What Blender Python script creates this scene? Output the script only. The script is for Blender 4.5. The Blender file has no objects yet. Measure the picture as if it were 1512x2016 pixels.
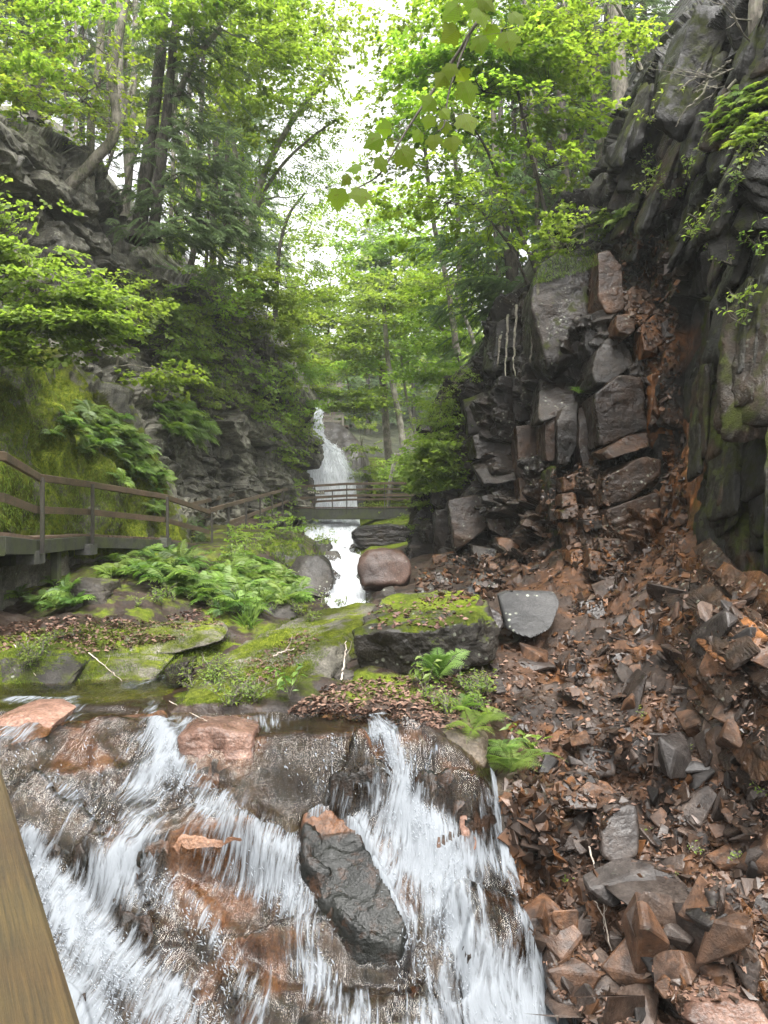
import bpy, bmesh, math, random
import numpy as np
from math import radians as R_, pi

# ---------------------------------------------------------------- camera, sky, sun, exposure
SC = bpy.context.scene
F_ = 1500.0
cam = bpy.data.objects.new('camera', bpy.data.cameras.new('camera'))
SC.collection.objects.link(cam); SC.camera = cam
cam.data.sensor_fit = 'HORIZONTAL'; cam.data.sensor_width = 36.0
cam.data.lens = 36.0 * F_ / 1512.0
cam.data.clip_start = 0.05; cam.data.clip_end = 1000
cam.location = (0, 0, 0); cam.rotation_euler = (pi / 2, 0, 0)

world = bpy.data.worlds.new('World'); SC.world = world; world.use_nodes = True
wn = world.node_tree; wn.nodes.clear()
w_out = wn.nodes.new('ShaderNodeOutputWorld'); w_bg = wn.nodes.new('ShaderNodeBackground')
w_sky = wn.nodes.new('ShaderNodeTexSky'); w_sky.sky_type = 'NISHITA'; w_sky.sun_disc = False
SUN_EL, SUN_AZ = 70.0, 160.0
w_sky.sun_elevation = R_(SUN_EL); w_sky.sun_rotation = R_(SUN_AZ)
w_sky.dust_density = 6.0; w_sky.air_density = 1.0; w_sky.ozone_density = 1.0
w_hs = wn.nodes.new('ShaderNodeHueSaturation'); w_hs.inputs['Saturation'].default_value = 0.03
w_bg.inputs['Strength'].default_value = 0.15
wn.links.new(w_sky.outputs[0], w_hs.inputs['Color']); wn.links.new(w_hs.outputs[0], w_bg.inputs[0])
wn.links.new(w_bg.outputs[0], w_out.inputs[0])

sun = bpy.data.objects.new('sun', bpy.data.lights.new('sun', 'SUN'))
SC.collection.objects.link(sun)
sun.data.energy = 1.25; sun.data.angle = R_(40); sun.data.color = (1.0, 0.96, 0.9)
_el, _az = R_(SUN_EL), R_(SUN_AZ)
from mathutils import Vector
sdir = Vector((math.sin(_az) * math.cos(_el), math.cos(_az) * math.cos(_el), math.sin(_el)))
sun.rotation_euler = (-sdir).to_track_quat('-Z', 'Y').to_euler()

SC.view_settings.view_transform = 'Standard'; SC.view_settings.look = 'None'
SC.view_settings.exposure = 2.05; SC.view_settings.gamma = 1.0
SC.view_settings.use_curve_mapping = False
SC.cycles.max_bounces = 7; SC.cycles.diffuse_bounces = 4; SC.cycles.glossy_bounces = 2
SC.cycles.transmission_bounces = 4; SC.cycles.transparent_max_bounces = 8; SC.cycles.volume_bounces = 1
SC.cycles.use_denoising = True
SC.cycles.sample_clamp_indirect = 4.0

# ---------------------------------------------------------------- numpy helpers
def P(px, py, Y):
    return np.array([(px - 756.0) / F_ * Y, Y, (1008.0 - py) / F_ * Y])
def PP(a):
    a = np.asarray(a, float)
    return np.stack([(a[..., 0] - 756) / F_ * a[..., 2], a[..., 2], (1008 - a[..., 1]) / F_ * a[..., 2]], -1)

def _h(ix, iy, iz, s):
    ix = ix.astype(np.uint32); iy = iy.astype(np.uint32); iz = iz.astype(np.uint32)
    h = ix * np.uint32(374761393) + iy * np.uint32(668265263) + iz * np.uint32(2147483647) + np.uint32((s * 974711 + 12345) & 0xffffffff)
    h = (h ^ (h >> np.uint32(13))) * np.uint32(1274126177)
    h = (h ^ (h >> np.uint32(16))) * np.uint32(2246822519)
    h ^= h >> np.uint32(13)
    return (h & np.uint32(0xffffff)).astype(np.float64) / 16777215.0
def vnoise(p, s=0):
    p = np.asarray(p, float); i = np.floor(p).astype(np.int64); f = p - i; f = f * f * (3 - 2 * f)
    r = 0
    for dx in (0, 1):
        wx = f[:, 0] if dx else 1 - f[:, 0]
        for dy in (0, 1):
            wy = f[:, 1] if dy else 1 - f[:, 1]
            for dz in (0, 1):
                wz = f[:, 2] if dz else 1 - f[:, 2]
                r = r + _h(i[:, 0] + dx, i[:, 1] + dy, i[:, 2] + dz, s) * wx * wy * wz
    return r * 2 - 1
def fbm(p, sc=1.0, oc=4, s=0, g=0.5):
    r = 0; a = 1.0; q = np.asarray(p, float) * sc
    for k in range(oc):
        r = r + a * vnoise(q + 17.3 * k, s + k); q = q * 2.03; a *= g
    return r
def cells(p, dims, Rm=None, s=0, jit=0.75, cheb=True):
    """nearest jittered cell: returns id randoms (3), local offset, edge distance"""
    q = p if Rm is None else p @ Rm.T
    q = q / np.asarray(dims, float)
    i = np.floor(q).astype(np.int64)
    b1 = np.full(len(q), 9e9); b2 = b1.copy(); bi = np.zeros((len(q), 3), np.int64); bl = np.zeros((len(q), 3))
    for dx in (-1, 0, 1):
        for dy in (-1, 0, 1):
            for dz in (-1, 0, 1):
                c = i + np.array([dx, dy, dz])
                ctr = c + 0.5 + jit * (np.stack([_h(c[:, 0], c[:, 1], c[:, 2], s + k) for k in (1, 2, 3)], 1) - 0.5)
                l = q - ctr
                d = np.abs(l).max(1) if cheb else np.sqrt((l * l).sum(1))
                m = d < b1
                b2 = np.where(m, b1, np.minimum(b2, d)); b1 = np.where(m, d, b1)
                bi[m] = c[m]; bl[m] = l[m]
    rnd = np.stack([_h(bi[:, 0], bi[:, 1], bi[:, 2], s + 10 + k) for k in range(3)], 1)
    return rnd, bl, b2 - b1
def rotm(ax, deg):
    a = R_(deg); c, s = math.cos(a), math.sin(a)
    return {'x': np.array([[1, 0, 0], [0, c, -s], [0, s, c]]), 'y': np.array([[c, 0, s], [0, 1, 0], [-s, 0, c]]),
            'z': np.array([[c, -s, 0], [s, c, 0], [0, 0, 1]])}[ax]
def blocky(p, dims, amp, Rm=None, s=0, tilt=0.35, crack=0.0, jit=0.75):
    rnd, loc, e = cells(p, dims, Rm, s, jit)
    d = (rnd[:, 0] - 0.5) * amp + amp * tilt * ((rnd[:, 1] - .5) * loc[:, 0] + (rnd[:, 2] - .5) * loc[:, 2]) * 2
    if crack: d = d - crack * np.clip(1 - e / 0.07, 0, 1)
    return d
def smooth01(x, a, b):
    t = np.clip((x - a) / (b - a), 0, 1); return t * t * (3 - 2 * t)

# ---------------------------------------------------------------- object helpers
def tag(o, label=None, cat=None, group=None, kind=None):
    if label: o['label'] = label
    if cat: o['category'] = cat
    if group: o['group'] = group
    if kind: o['kind'] = kind
    return o
def link(o, parent=None):
    SC.collection.objects.link(o)
    if parent is not None: o.parent = parent
    return o
def empty(name, loc=(0, 0, 0), rz=0.0):
    o = bpy.data.objects.new(name, None); o.location = tuple(loc); o.rotation_euler = (0, 0, rz)
    o.empty_display_size = 0.1
    return link(o)
class MB:
    """collects geometry (several face sizes) with per-face material slot and attributes"""
    def __init__(s): s.V = []; s.Fs = []; s.n = 0
    def add(s, V, F, mat=0, rnd=None):
        V = np.asarray(V, float).reshape(-1, 3); F = np.asarray(F, np.int64)
        if len(F) == 0: return s
        s.V.append(V); s.Fs.append((F + s.n, mat, rnd)); s.n += len(V); return s
def mesh_from(name, mb, mats, smooth=False, vattr=None, origin=None):
    V = np.concatenate(mb.V) if mb.V else np.zeros((0, 3))
    if origin is not None: V = V - np.asarray(origin)
    me = bpy.data.meshes.new(name)
    me.vertices.add(len(V)); me.vertices.foreach_set('co', V.astype(np.float32).ravel())
    nl = sum(F.size for F, _, _ in mb.Fs); npol = sum(len(F) for F, _, _ in mb.Fs)
    me.loops.add(nl); me.polygons.add(npol)
    li = np.concatenate([F.ravel() for F, _, _ in mb.Fs])
    me.loops.foreach_set('vertex_index', li.astype(np.int32))
    sizes = np.concatenate([np.full(len(F), F.shape[1]) for F, _, _ in mb.Fs])
    st = np.concatenate([[0], np.cumsum(sizes)[:-1]])
    me.polygons.foreach_set('loop_start', st.astype(np.int32))
    me.polygons.foreach_set('material_index', np.concatenate([np.full(len(F), m) for F, m, _ in mb.Fs]).astype(np.int32))
    me.polygons.foreach_set('use_smooth', np.full(npol, bool(smooth)))
    if any(r is not None for _, _, r in mb.Fs):
        a = me.attributes.new('rnd', 'FLOAT', 'FACE')
        a.data.foreach_set('value', np.concatenate([np.zeros(len(F)) if r is None else np.broadcast_to(r, (len(F),)) for F, _, r in mb.Fs]).astype(np.float32))
    for k, v in (vattr or {}).items():
        if v.ndim == 2:
            a = me.attributes.new(k, 'FLOAT_VECTOR', 'POINT'); a.data.foreach_set('vector', v.astype(np.float32).ravel())
        else:
            a = me.attributes.new(k, 'FLOAT', 'POINT'); a.data.foreach_set('value', v.astype(np.float32))
    me.update(calc_edges=True); me.validate()
    for m in (mats if isinstance(mats, (list, tuple)) else [mats]): me.materials.append(m)
    return me
def obj(name, mb, mats, parent=None, smooth=False, vattr=None, origin=None):
    me = mesh_from(name, mb, mats, smooth, vattr, origin)
    o = bpy.data.objects.new(name, me); link(o, parent)
    if origin is not None and parent is None: o.location = tuple(origin)
    return o
def local(parent, V):
    """world points to parent's local frame (parents have location + z rotation only)"""
    a = -parent.rotation_euler.z; V = np.asarray(V, float) - np.array(parent.location)
    return V @ rotm('z', math.degrees(a)).T
def part(name, mb, mats, parent, smooth=False):
    mb.V = [local(parent, np.concatenate(mb.V))]
    return obj(name, mb, mats, parent, smooth)

def box(mb, c, d, Rm=None, mat=0, taper=0.0):
    c = np.asarray(c, float); d = np.asarray(d, float) / 2
    V = np.array([[x, y, z] for x in (-1, 1) for y in (-1, 1) for z in (-1, 1)], float) * d
    if Rm is not None: V = V @ Rm.T
    F = [[0, 1, 3, 2], [4, 6, 7, 5], [0, 4, 5, 1], [2, 3, 7, 6], [0, 2, 6, 4], [1, 5, 7, 3]]
    return mb.add(V + c, F, mat)
def beam(mb, a, b, w, h, mat=0, up=(0, 0, 1)):
    """rectangular bar from a to b, w across, h along up"""
    a = np.asarray(a, float); b = np.asarray(b, float); t = b - a; L = np.linalg.norm(t); t = t / L
    up = np.asarray(up, float); s = np.cross(t, up); s /= np.linalg.norm(s); u = np.cross(s, t)
    Rm = np.stack([s, t, u], 1)
    bev = min(w, h) * 0.12
    # bevelled section swept along t
    sec = []
    for sx, sz in ((-1, -1), (1, -1), (1, 1), (-1, 1)):
        e = [(sx * (w / 2 - bev), sz * h / 2), (sx * w / 2, sz * (h / 2 - bev))]
        if (sx, sz) in ((1, -1), (-1, 1)): pass
        else: e = e[::-1]
        sec += e
    sec = np.array(sec); n = 8
    V = []
    for q in (a, b):
        V.append(q + sec[:, :1] * s + sec[:, 1:] * u)
    V = np.concatenate(V)
    mb.add(V, [[i, (i + 1) % n, n + (i + 1) % n, n + i] for i in range(n)], mat)
    mb.add(V, [list(range(n))[::-1], [n + i for i in range(n)]], mat)
    return mb
def tube(mb, pts, rad, sides=6, mat=0, rnd=None, lump=0.0, seed=0):
    pts = np.asarray(pts, float); n = len(pts); rad = np.broadcast_to(rad, (n,)).astype(float)
    t = np.gradient(pts, axis=0); t /= np.linalg.norm(t, axis=1)[:, None] + 1e-9
    ref = np.array([0.31, 0.93, 0.17]) if abs(t[0] @ np.array([0, 0, 1])) > .6 else np.array([0.1, 0.2, 1.0])
    s = np.cross(t, ref); s /= np.linalg.norm(s, axis=1)[:, None] + 1e-9; u = np.cross(s, t)
    a = np.arange(sides) * 2 * pi / sides
    rr = rad[:, None] * np.ones(sides)[None, :]
    if lump:
        g = np.random.default_rng(seed); rr = rr * (1 + lump * g.uniform(-1, 1, rr.shape))
    V = pts[:, None] + rr[..., None] * (np.cos(a)[None, :, None] * s[:, None] + np.sin(a)[None, :, None] * u[:, None])
    i = np.arange(n - 1)[:, None] * sides; j = np.arange(sides)[None]; k = (j + 1) % sides
    F = np.stack([i + j, i + k, i + sides + k, i + sides + j], -1).reshape(-1, 4)
    return mb.add(V.reshape(-1, 3), F, mat, rnd)
def spline(pts, n):
    pts = np.asarray(pts, float); m = len(pts)
    if m == 2: return pts[0] + (pts[1] - pts[0]) * np.linspace(0, 1, n)[:, None]
    q = np.vstack([2 * pts[0] - pts[1], pts, 2 * pts[-1] - pts[-2]])
    t = np.linspace(0, m - 1 - 1e-9, n); i = t.astype(int); f = (t - i)[:, None]
    a, b, c, d = q[i], q[i + 1], q[i + 2], q[i + 3]
    return 0.5 * ((2 * b) + (c - a) * f + (2 * a - 5 * b + 4 * c - d) * f ** 2 + (3 * b - a - 3 * c + d) * f ** 3)
def gridF(nu, nv):
    i = np.arange(nu - 1)[:, None] * nv; j = np.arange(nv - 1)[None]
    return np.stack([i + j, i + j + 1, i + nv + j + 1, i + nv + j], -1).reshape(-1, 4)
def gnormal(G):
    du = np.gradient(G, axis=0); dv = np.gradient(G, axis=1); n = np.cross(du, dv)
    return n / (np.linalg.norm(n, axis=2, keepdims=True) + 1e-9)
def dense(C, nr, nc):
    """C rows x cols x 3 control net -> dense nr x nc grid"""
    A = np.stack([spline(C[:, j], nr) for j in range(C.shape[1])], 1)
    return np.stack([spline(A[i], nc) for i in range(nr)], 0)

# ---------------------------------------------------------------- depth map of the built rock, for resting things on it
CELL = 4; DW, DH, DOX, DOY = 560, 640, 360, 240
ZB = np.full((DH, DW), 1e9)
def register(V, F=None):
    V = V[V[:, 1] > 0.5]
    px = V[:, 0] / V[:, 1] * F_ + 756; py = 1008 - V[:, 2] / V[:, 1] * F_
    i = ((py + DOY) / CELL).astype(int); j = ((px + DOX) / CELL).astype(int)
    m = (i >= 0) & (i < DH) & (j >= 0) & (j < DW)
    np.minimum.at(ZB, (i[m], j[m]), V[m, 1])
def D(px, py, rad=1):
    i = int((py + DOY) / CELL); j = int((px + DOX) / CELL)
    for r in (rad, rad + 1, rad + 3, rad + 8):
        w = ZB[max(0, i - r):i + r + 1, max(0, j - r):j + r + 1]; w = w[w < 1e8]
        if len(w): return float(np.median(w))
    return 20.0
def on(px, py, off=0.0):
    return P(px, py, D(px, py) - off)
# ---------------------------------------------------------------- materials
class NT:
    def __init__(s, name):
        s.m = bpy.data.materials.new(name); s.m.use_nodes = True; s.t = s.m.node_tree; s.t.nodes.clear()
        s.out = s.n('ShaderNodeOutputMaterial')
    def n(s, ty, **kw):
        o = s.t.nodes.new(ty)
        for k, v in kw.items():
            if k.startswith('i_'): o.inputs[k[2:].replace('_', ' ')].default_value = v
            else: setattr(o, k, v)
        return o
    def l(s, a, b):
        s.t.links.new(a.outputs[0] if hasattr(a, 'outputs') else a, b); return s
    def pos(s): return s.n('ShaderNodeNewGeometry').outputs['Position']
    def objc(s): return s.n('ShaderNodeTexCoord').outputs['Object']
    def map(s, v, sc=(1, 1, 1), rot=(0, 0, 0)):
        o = s.n('ShaderNodeMapping'); s.l(v, o.inputs[0]); o.inputs['Scale'].default_value = sc
        o.inputs['Rotation'].default_value = tuple(R_(a) for a in rot); return o.outputs[0]
    def noise(s, v, sc, det=4, rough=.55, dist=0.0):
        o = s.n('ShaderNodeTexNoise'); s.l(v, o.inputs['Vector']); o.inputs['Scale'].default_value = sc
        o.inputs['Detail'].default_value = det; o.inputs['Roughness'].default_value = rough; o.inputs['Distortion'].default_value = dist
        return o.outputs[0]
    def vor(s, v, sc, feat='F1', out=0):
        o = s.n('ShaderNodeTexVoronoi', feature=feat); s.l(v, o.inputs['Vector']); o.inputs['Scale'].default_value = sc
        return o.outputs[out]
    def ramp(s, f, stops):
        o = s.n('ShaderNodeValToRGB'); s.l(f, o.inputs[0]); e = o.color_ramp.elements
        while len(e) < len(stops): e.new(0.5)
        for q, (p, c) in zip(e, stops):
            q.position = p; q.color = (c, c, c, 1) if isinstance(c, (int, float)) else (*c, 1)
        return o.outputs[0]
    def mix(s, f, a, b, mode='MIX'):
        o = s.n('ShaderNodeMix', data_type='RGBA', blend_type=mode)
        for v, i in ((f, 0), (a, 6), (b, 7)):
            if isinstance(v, (int, float)): o.inputs[i].default_value = v if i == 0 else (v, v, v, 1)
            elif isinstance(v, tuple): o.inputs[i].default_value = (*v, 1)
            else: s.l(v, o.inputs[i])
        return o.outputs[2]
    def math(s, op, a, b=0.0, clamp=False):
        o = s.n('ShaderNodeMath', operation=op, use_clamp=clamp)
        for v, i in ((a, 0), (b, 1)):
            if isinstance(v, (int, float)): o.inputs[i].default_value = v
            else: s.l(v, o.inputs[i])
        return o.outputs[0]
    def attr(s, name):
        return s.n('ShaderNodeAttribute', attribute_name=name).outputs['Fac']
    def attrv(s, name):
        return s.n('ShaderNodeAttribute', attribute_name=name).outputs['Vector']
    def bump(s, h, st=.5, dist=.05, nrm=None):
        o = s.n('ShaderNodeBump'); s.l(h, o.inputs['Height']); o.inputs['Strength'].default_value = st; o.inputs['Distance'].default_value = dist
        if nrm is not None: s.l(nrm, o.inputs['Normal'])
        return o.outputs[0]
    def pr(s, col, rough=.6, nrm=None, spec=.5, **kw):
        o = s.n('ShaderNodeBsdfPrincipled')
        for v, k in ((col, 'Base Color'), (rough, 'Roughness'), (spec, 'Specular IOR Level')):
            if isinstance(v, (int, float)): o.inputs[k].default_value = v
            elif isinstance(v, tuple): o.inputs[k].default_value = (*v, 1)
            else: s.l(v, o.inputs[k])
        if nrm is not None: s.l(nrm, o.inputs['Normal'])
        for k, v in kw.items():
            k = k.replace('_', ' ')
            if isinstance(v, (int, float, tuple)): o.inputs[k].default_value = v
            else: s.l(v, o.inputs[k])
        return o.outputs[0]
    def done(s, sh, disp=None):
        s.l(sh, s.out.inputs[0]); return s.m

def rock_mat(name, cols, moss=0.0, mossn=0.35, wet=.35, lichen=.15, streak=0.0, coord='pos', mosscol=((.045, .075, .008), (.16, .19, .02)),
             stain=(.24, .095, .028), rnd=False, bumpd=.05, soil=None):
    """cols: dark, mid, light. attributes 'moss' and 'stain' (painted on the big sheets) add to the noise"""
    t = NT(name); v = t.pos() if coord == 'pos' else t.objc()
    if rnd:
        oi = t.n('ShaderNodeObjectInfo'); a = t.n('ShaderNodeVectorMath', operation='ADD'); t.l(v, a.inputs[0])
        c = t.n('ShaderNodeCombineXYZ'); t.l(t.math('MULTIPLY', oi.outputs['Random'], 37.0), c.inputs[0]); t.l(c, a.inputs[1]); v = a.outputs[0]
    n1 = t.noise(v, 0.9, 5, .6, .3); n2 = t.noise(v, 6.0, 6, .65); n3 = t.noise(v, 38.0, 3, .6)
    col = t.ramp(t.math('ADD', t.math('MULTIPLY', n1, .6), t.math('MULTIPLY', n2, .4)), [(.34, cols[0]), (.5, cols[1]), (.68, cols[2])])
    col = t.mix(t.ramp(n3, [(.35, 0.55), (.65, 0.0)]), col, tuple(c * .35 for c in cols[0]))
    if rnd:
        hs = t.n('ShaderNodeHueSaturation'); t.l(col, hs.inputs['Color'])
        t.l(t.math('ADD', t.math('MULTIPLY', oi.outputs['Random'], .9), .55), hs.inputs['Value'])
        rr = t.n('ShaderNodeMath', operation='FRACT'); t.l(t.math('MULTIPLY', oi.outputs['Random'], 13.7), rr.inputs[0])
        t.l(t.math('ADD', t.math('MULTIPLY', rr, .6), .4), hs.inputs['Saturation']); col = hs.outputs[0]
    if streak:
        vs = t.map(t.pos(), (5, 5, .45)); ns = t.noise(vs, 1.0, 4, .6, .4)
        col = t.mix(t.math('MULTIPLY', t.ramp(ns, [(.5, 0.0), (.62, 1.0)]), streak), col, (.018, .016, .014))
    st = t.math('MULTIPLY', t.attr('stain'), t.ramp(n2, [(.3, .35), (.6, 1.0)]))
    col = t.mix(st, col, t.ramp(t.noise(v, 3.0, 4), [(.35, tuple(c * .35 for c in stain)), (.65, stain)]))
    if lichen:
        lv = t.vor(v, 9.0); lm = t.math('MULTIPLY', t.ramp(lv, [(.16, 1.0), (.24, 0.0)]), t.ramp(t.noise(v, 1.7, 2), [(.5, 0.0), (.6, lichen)]))
        col = t.mix(lm, col, (.36, .38, .30))
    # moss
    geo = t.n('ShaderNodeNewGeometry'); sep = t.n('ShaderNodeSeparateXYZ'); t.l(geo.outputs['Normal'], sep.inputs[0])
    mn = t.noise(v, 2.2, 6, .65, .2)
    mm = t.math('ADD', t.math('ADD', t.math('MULTIPLY', sep.outputs[2], mossn), t.math('SUBTRACT', mn, .5)), t.math('SUBTRACT', t.math('ADD', t.attr('moss'), moss), .62))
    mk = t.ramp(t.math('MULTIPLY', mm, 7.0), [(.0, 0.0), (1.0, 1.0)])
    mcol = t.ramp(t.noise(v, 14.0, 4, .7), [(.3, mosscol[0]), (.68, mosscol[1])])
    mcol = t.mix(t.ramp(t.noise(v, 1.3, 3), [(.42, 0.0), (.62, .7)]), mcol, t.mix(.5, mosscol[0], (.05, .045, .02)))
    col = t.mix(mk, col, mcol)
    wr = t.ramp(t.noise(v, 1.6, 3), [(.38, max(.08, wet - .15)), (.62, min(.95, wet + .28))])
    big = t.ramp(t.noise(v, .55, 4, .6, .5), [(.36, .45), (.64, 1.35)]); col = t.mix(1.0, col, big, 'MULTIPLY')
    ro = t.mix(mk, wr, .95)
    hb = t.math('ADD', t.math('MULTIPLY', n2, .7), t.math('MULTIPLY', n3, .22))
    hm = t.math('MULTIPLY', t.noise(v, 55.0, 3, .7), 1.3)
    hh = t.mix(mk, hb, hm)
    nb = t.bump(hh, .75, bumpd)
    return t.done(t.pr(col, ro, nb, t.mix(mk, .26, .06)))

def leaf_mat(name, c1, c2, trans=.5, tcol=None, rough=.45, gl=.35, vein=False):
    t = NT(name); r = t.attr('rnd')
    oi = t.n('ShaderNodeObjectInfo')
    n = t.noise(t.pos(), .7, 2)
    f = t.math('ADD', t.math('MULTIPLY', r, .65), t.math('MULTIPLY', n, .35))
    col = t.ramp(f, [(.12, c1), (.8, c2)])
    hs = t.n('ShaderNodeHueSaturation'); t.l(col, hs.inputs['Color'])
    t.l(t.math('ADD', t.math('MULTIPLY', oi.outputs['Random'], .03), .487), hs.inputs['Hue'])
    t.l(t.math('ADD', t.math('MULTIPLY', oi.outputs['Random'], .3), .85), hs.inputs['Value']); col = hs.outputs[0]
    if vein:
        sx = t.n('ShaderNodeSeparateXYZ'); t.l(t.attrv('lv'), sx.inputs[0]); vm = None
        for a in (0, .62, 1.15, -.62, -1.15):
            e = t.math('ABSOLUTE', t.math('SUBTRACT', t.math('MULTIPLY', sx.outputs[0], math.sin(a)), t.math('MULTIPLY', sx.outputs[1], math.cos(a))))
            vm = e if vm is None else t.math('MINIMUM', vm, e)
        wv = t.n('ShaderNodeTexWave', bands_direction='DIAGONAL'); t.l(t.attrv('lv'), wv.inputs[0]); wv.inputs['Scale'].default_value = 6; wv.inputs['Distortion'].default_value = 3
        col = t.mix(t.ramp(vm, [(.006, .75), (.02, 0.0)]), col, (.14, .17, .05)); col = t.mix(t.math('MULTIPLY', wv.outputs[0], .25), col, (.05, .075, .012))
        col = t.mix(t.ramp(t.noise(t.pos(), 60, 3), [(.62, 0.0), (.7, .6)]), col, (.1, .08, .02))
    d = t.pr(col, rough, None, gl)
    tr = t.n('ShaderNodeBsdfTranslucent')
    t.l(t.mix(1.0, col, tcol or (1.35, 1.5, .65), 'MULTIPLY'), tr.inputs[0])
    m = t.n('ShaderNodeMixShader'); m.inputs[0].default_value = trans; t.l(d, m.inputs[1]); t.l(tr, m.inputs[2])
    return t.done(m)
def bark_mat(name, a, b, moss=0.0):
    t = NT(name); v = t.map(t.objc(), (1, 1, .22)); n = t.noise(v, 22, 5, .65, .6); n1 = t.noise(t.objc(), 2.2, 4)
    col = t.ramp(n, [(.35, a), (.65, b)])
    col = t.mix(t.ramp(n1, [(.5, 0.0), (.68, .6)]), col, tuple(min(1, c * 1.7) for c in b))
    if moss: col = t.mix(t.ramp(t.noise(t.objc(), 4, 4), [(.5, 0.0), (.6, moss)]), col, (.07, .1, .02))
    return t.done(t.pr(col, .85, t.bump(n, .8, .03), .25))
def wood_mat(name, a, b, green=0.0, sc=1.0, grain=(1, 1, 1), rough=.7, rz=0):
    t = NT(name); v = t.map(t.map(t.pos(), (1, 1, 1), (0, 0, rz)), grain); n = t.noise(v, 16 * sc, 6, .75, .25 if rz else 1.0); n1 = t.noise(t.pos(), 1.7 * sc, 5, .65); n2 = t.noise(t.pos(), 60, 3)
    col = t.ramp(n, [(.33, a), (.66, b)])
    col = t.mix(t.ramp(n1, [(.45, 0.0), (.7, .75)]), col, tuple(c * .38 for c in a))
    if green: col = t.mix(t.ramp(t.noise(t.pos(), 3.1, 4), [(.42, 0.0), (.62, green)]), col, (.05, .06, .018))
    return t.done(t.pr(col, rough, t.bump(t.math('ADD', n, t.math('MULTIPLY', n2, .4)), .6, .006), .4))

M = {}
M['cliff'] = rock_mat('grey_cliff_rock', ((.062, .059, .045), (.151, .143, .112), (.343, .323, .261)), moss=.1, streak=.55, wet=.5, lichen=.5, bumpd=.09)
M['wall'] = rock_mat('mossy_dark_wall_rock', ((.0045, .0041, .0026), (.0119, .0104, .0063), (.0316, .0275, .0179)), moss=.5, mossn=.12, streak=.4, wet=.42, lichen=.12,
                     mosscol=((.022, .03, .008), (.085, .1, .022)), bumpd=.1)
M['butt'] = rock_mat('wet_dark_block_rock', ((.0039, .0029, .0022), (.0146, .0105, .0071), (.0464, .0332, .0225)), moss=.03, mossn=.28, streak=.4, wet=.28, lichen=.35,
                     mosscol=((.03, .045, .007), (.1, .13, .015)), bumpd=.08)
M['talus'] = rock_mat('brown_talus_rock', ((.01, .0065, .005), (.04, .0265, .0195), (.11, .078, .058)), moss=-.28, wet=.3, lichen=.1, coord='obj', rnd=True, bumpd=.03)
M['ground'] = rock_mat('gorge_ground', ((.0085, .0059, .0043), (.0289, .0179, .0119), (.0680, .0442, .0306)), moss=.0, wet=.5, lichen=.0, bumpd=.05)
M['boulder'] = rock_mat('mossy_boulder_rock', ((.0134, .0115, .0089), (.0382, .0325, .0255), (.0803, .0708, .0593)), moss=.0, mossn=.5, wet=.5, lichen=.5, bumpd=.05)
M['redrock'] = rock_mat('red_granite_rock', ((.0210, .0105, .0070), (.0525, .0280, .0189), (.1050, .0630, .0476)), moss=-.5, wet=.5, lichen=.1, bumpd=.05)
M['greyslab'] = rock_mat('grey_slab_rock', ((.0174, .0174, .0174), (.0366, .0354, .0348), (.0648, .0624, .0606)), moss=-.6, wet=.45, lichen=.6, bumpd=.03)
M['cascade'] = rock_mat('wet_pink_cascade_rock', ((.0086, .0073, .0055), (.0979, .0459, .0233), (.2203, .1224, .0765)), moss=-.25, mossn=-.1, wet=.16, lichen=.0, streak=.0,
                        mosscol=((.01, .014, .006), (.028, .034, .012)), stain=(.006, .0065, .005), bumpd=.06)
M['mossy'] = rock_mat('thick_green_moss', ((.05, .045, .035), (.13, .12, .09), (.24, .22, .18)), moss=.33, mossn=.2, wet=.6, lichen=.2,
                      mosscol=((.045, .065, .008), (.25, .29, .03)), bumpd=.16)
M['hill'] = rock_mat('forest_floor', ((.012, .012, .006), (.025, .028, .01), (.05, .055, .018)), moss=.3, mossn=.2, wet=.8, lichen=0, bumpd=.1)
M['maple'] = leaf_mat('maple_leaf', (.075, .13, .018), (.21, .265, .04), .6, (1.9, 2.0, 1.1))
M['maple2'] = leaf_mat('young_leaf', (.07, .12, .022), (.2, .26, .05), .58, (1.7, 1.8, 1.0))
M['dull'] = leaf_mat('dull_leaf', (.08, .125, .022), (.18, .235, .04), .52, (1.7, 1.8, 1.0))  # slightly duller leaf green, used on the dark leaved shrubs
M['hem'] = leaf_mat('hemlock_needle', (.07, .11, .055), (.15, .2, .095), .5, (1.4, 1.5, 1.1), .6, .2)
M['fern'] = leaf_mat('fern_leaf', (.05, .1, .02), (.19, .27, .055), .45, (1.2, 1.4, .8))
M['fernd'] = leaf_mat('dark_fern_leaf', (.06, .11, .02), (.15, .22, .045), .4)
M['near'] = leaf_mat('near_maple_leaf', (.11, .16, .022), (.15, .21, .03), .62, (1.6, 1.7, .7), .6, .12, vein=True)
M['litter'] = leaf_mat('dead_leaf', (.05, .025, .017), (.19, .115, .08), .1, (1, 1, 1), .6, .3)
M['bark'] = bark_mat('grey_brown_bark', (.05, .044, .035), (.2, .18, .145), .25)
M['barkp'] = bark_mat('pale_bark', (.11, .1, .08), (.27, .25, .21), .2)
M['barkd'] = bark_mat('dark_bark', (.02, .018, .015), (.085, .075, .06))
M['twig'] = bark_mat('pale_twig', (.25, .2, .16), (.45, .4, .34))
M['deck'] = wood_mat('wet_deck_wood', (.06, .04, .027), (.13, .088, .06), 0, 1, (.3, 1, 1))
M['beamw'] = wood_mat('algae_beam', (.018, .018, .014), (.06, .06, .048), .7, 1, (1, 1, 1))
M['railw'] = wood_mat('rail_wood', (.045, .03, .018), (.125, .08, .05), .2, 1, (.4, .4, 4))
M['railnear'] = wood_mat('varnished_rail', (.02, .0105, .0028), (.07, .04, .0095), .15, 1.5, (.35, 10, 10), .65, -121)
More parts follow.
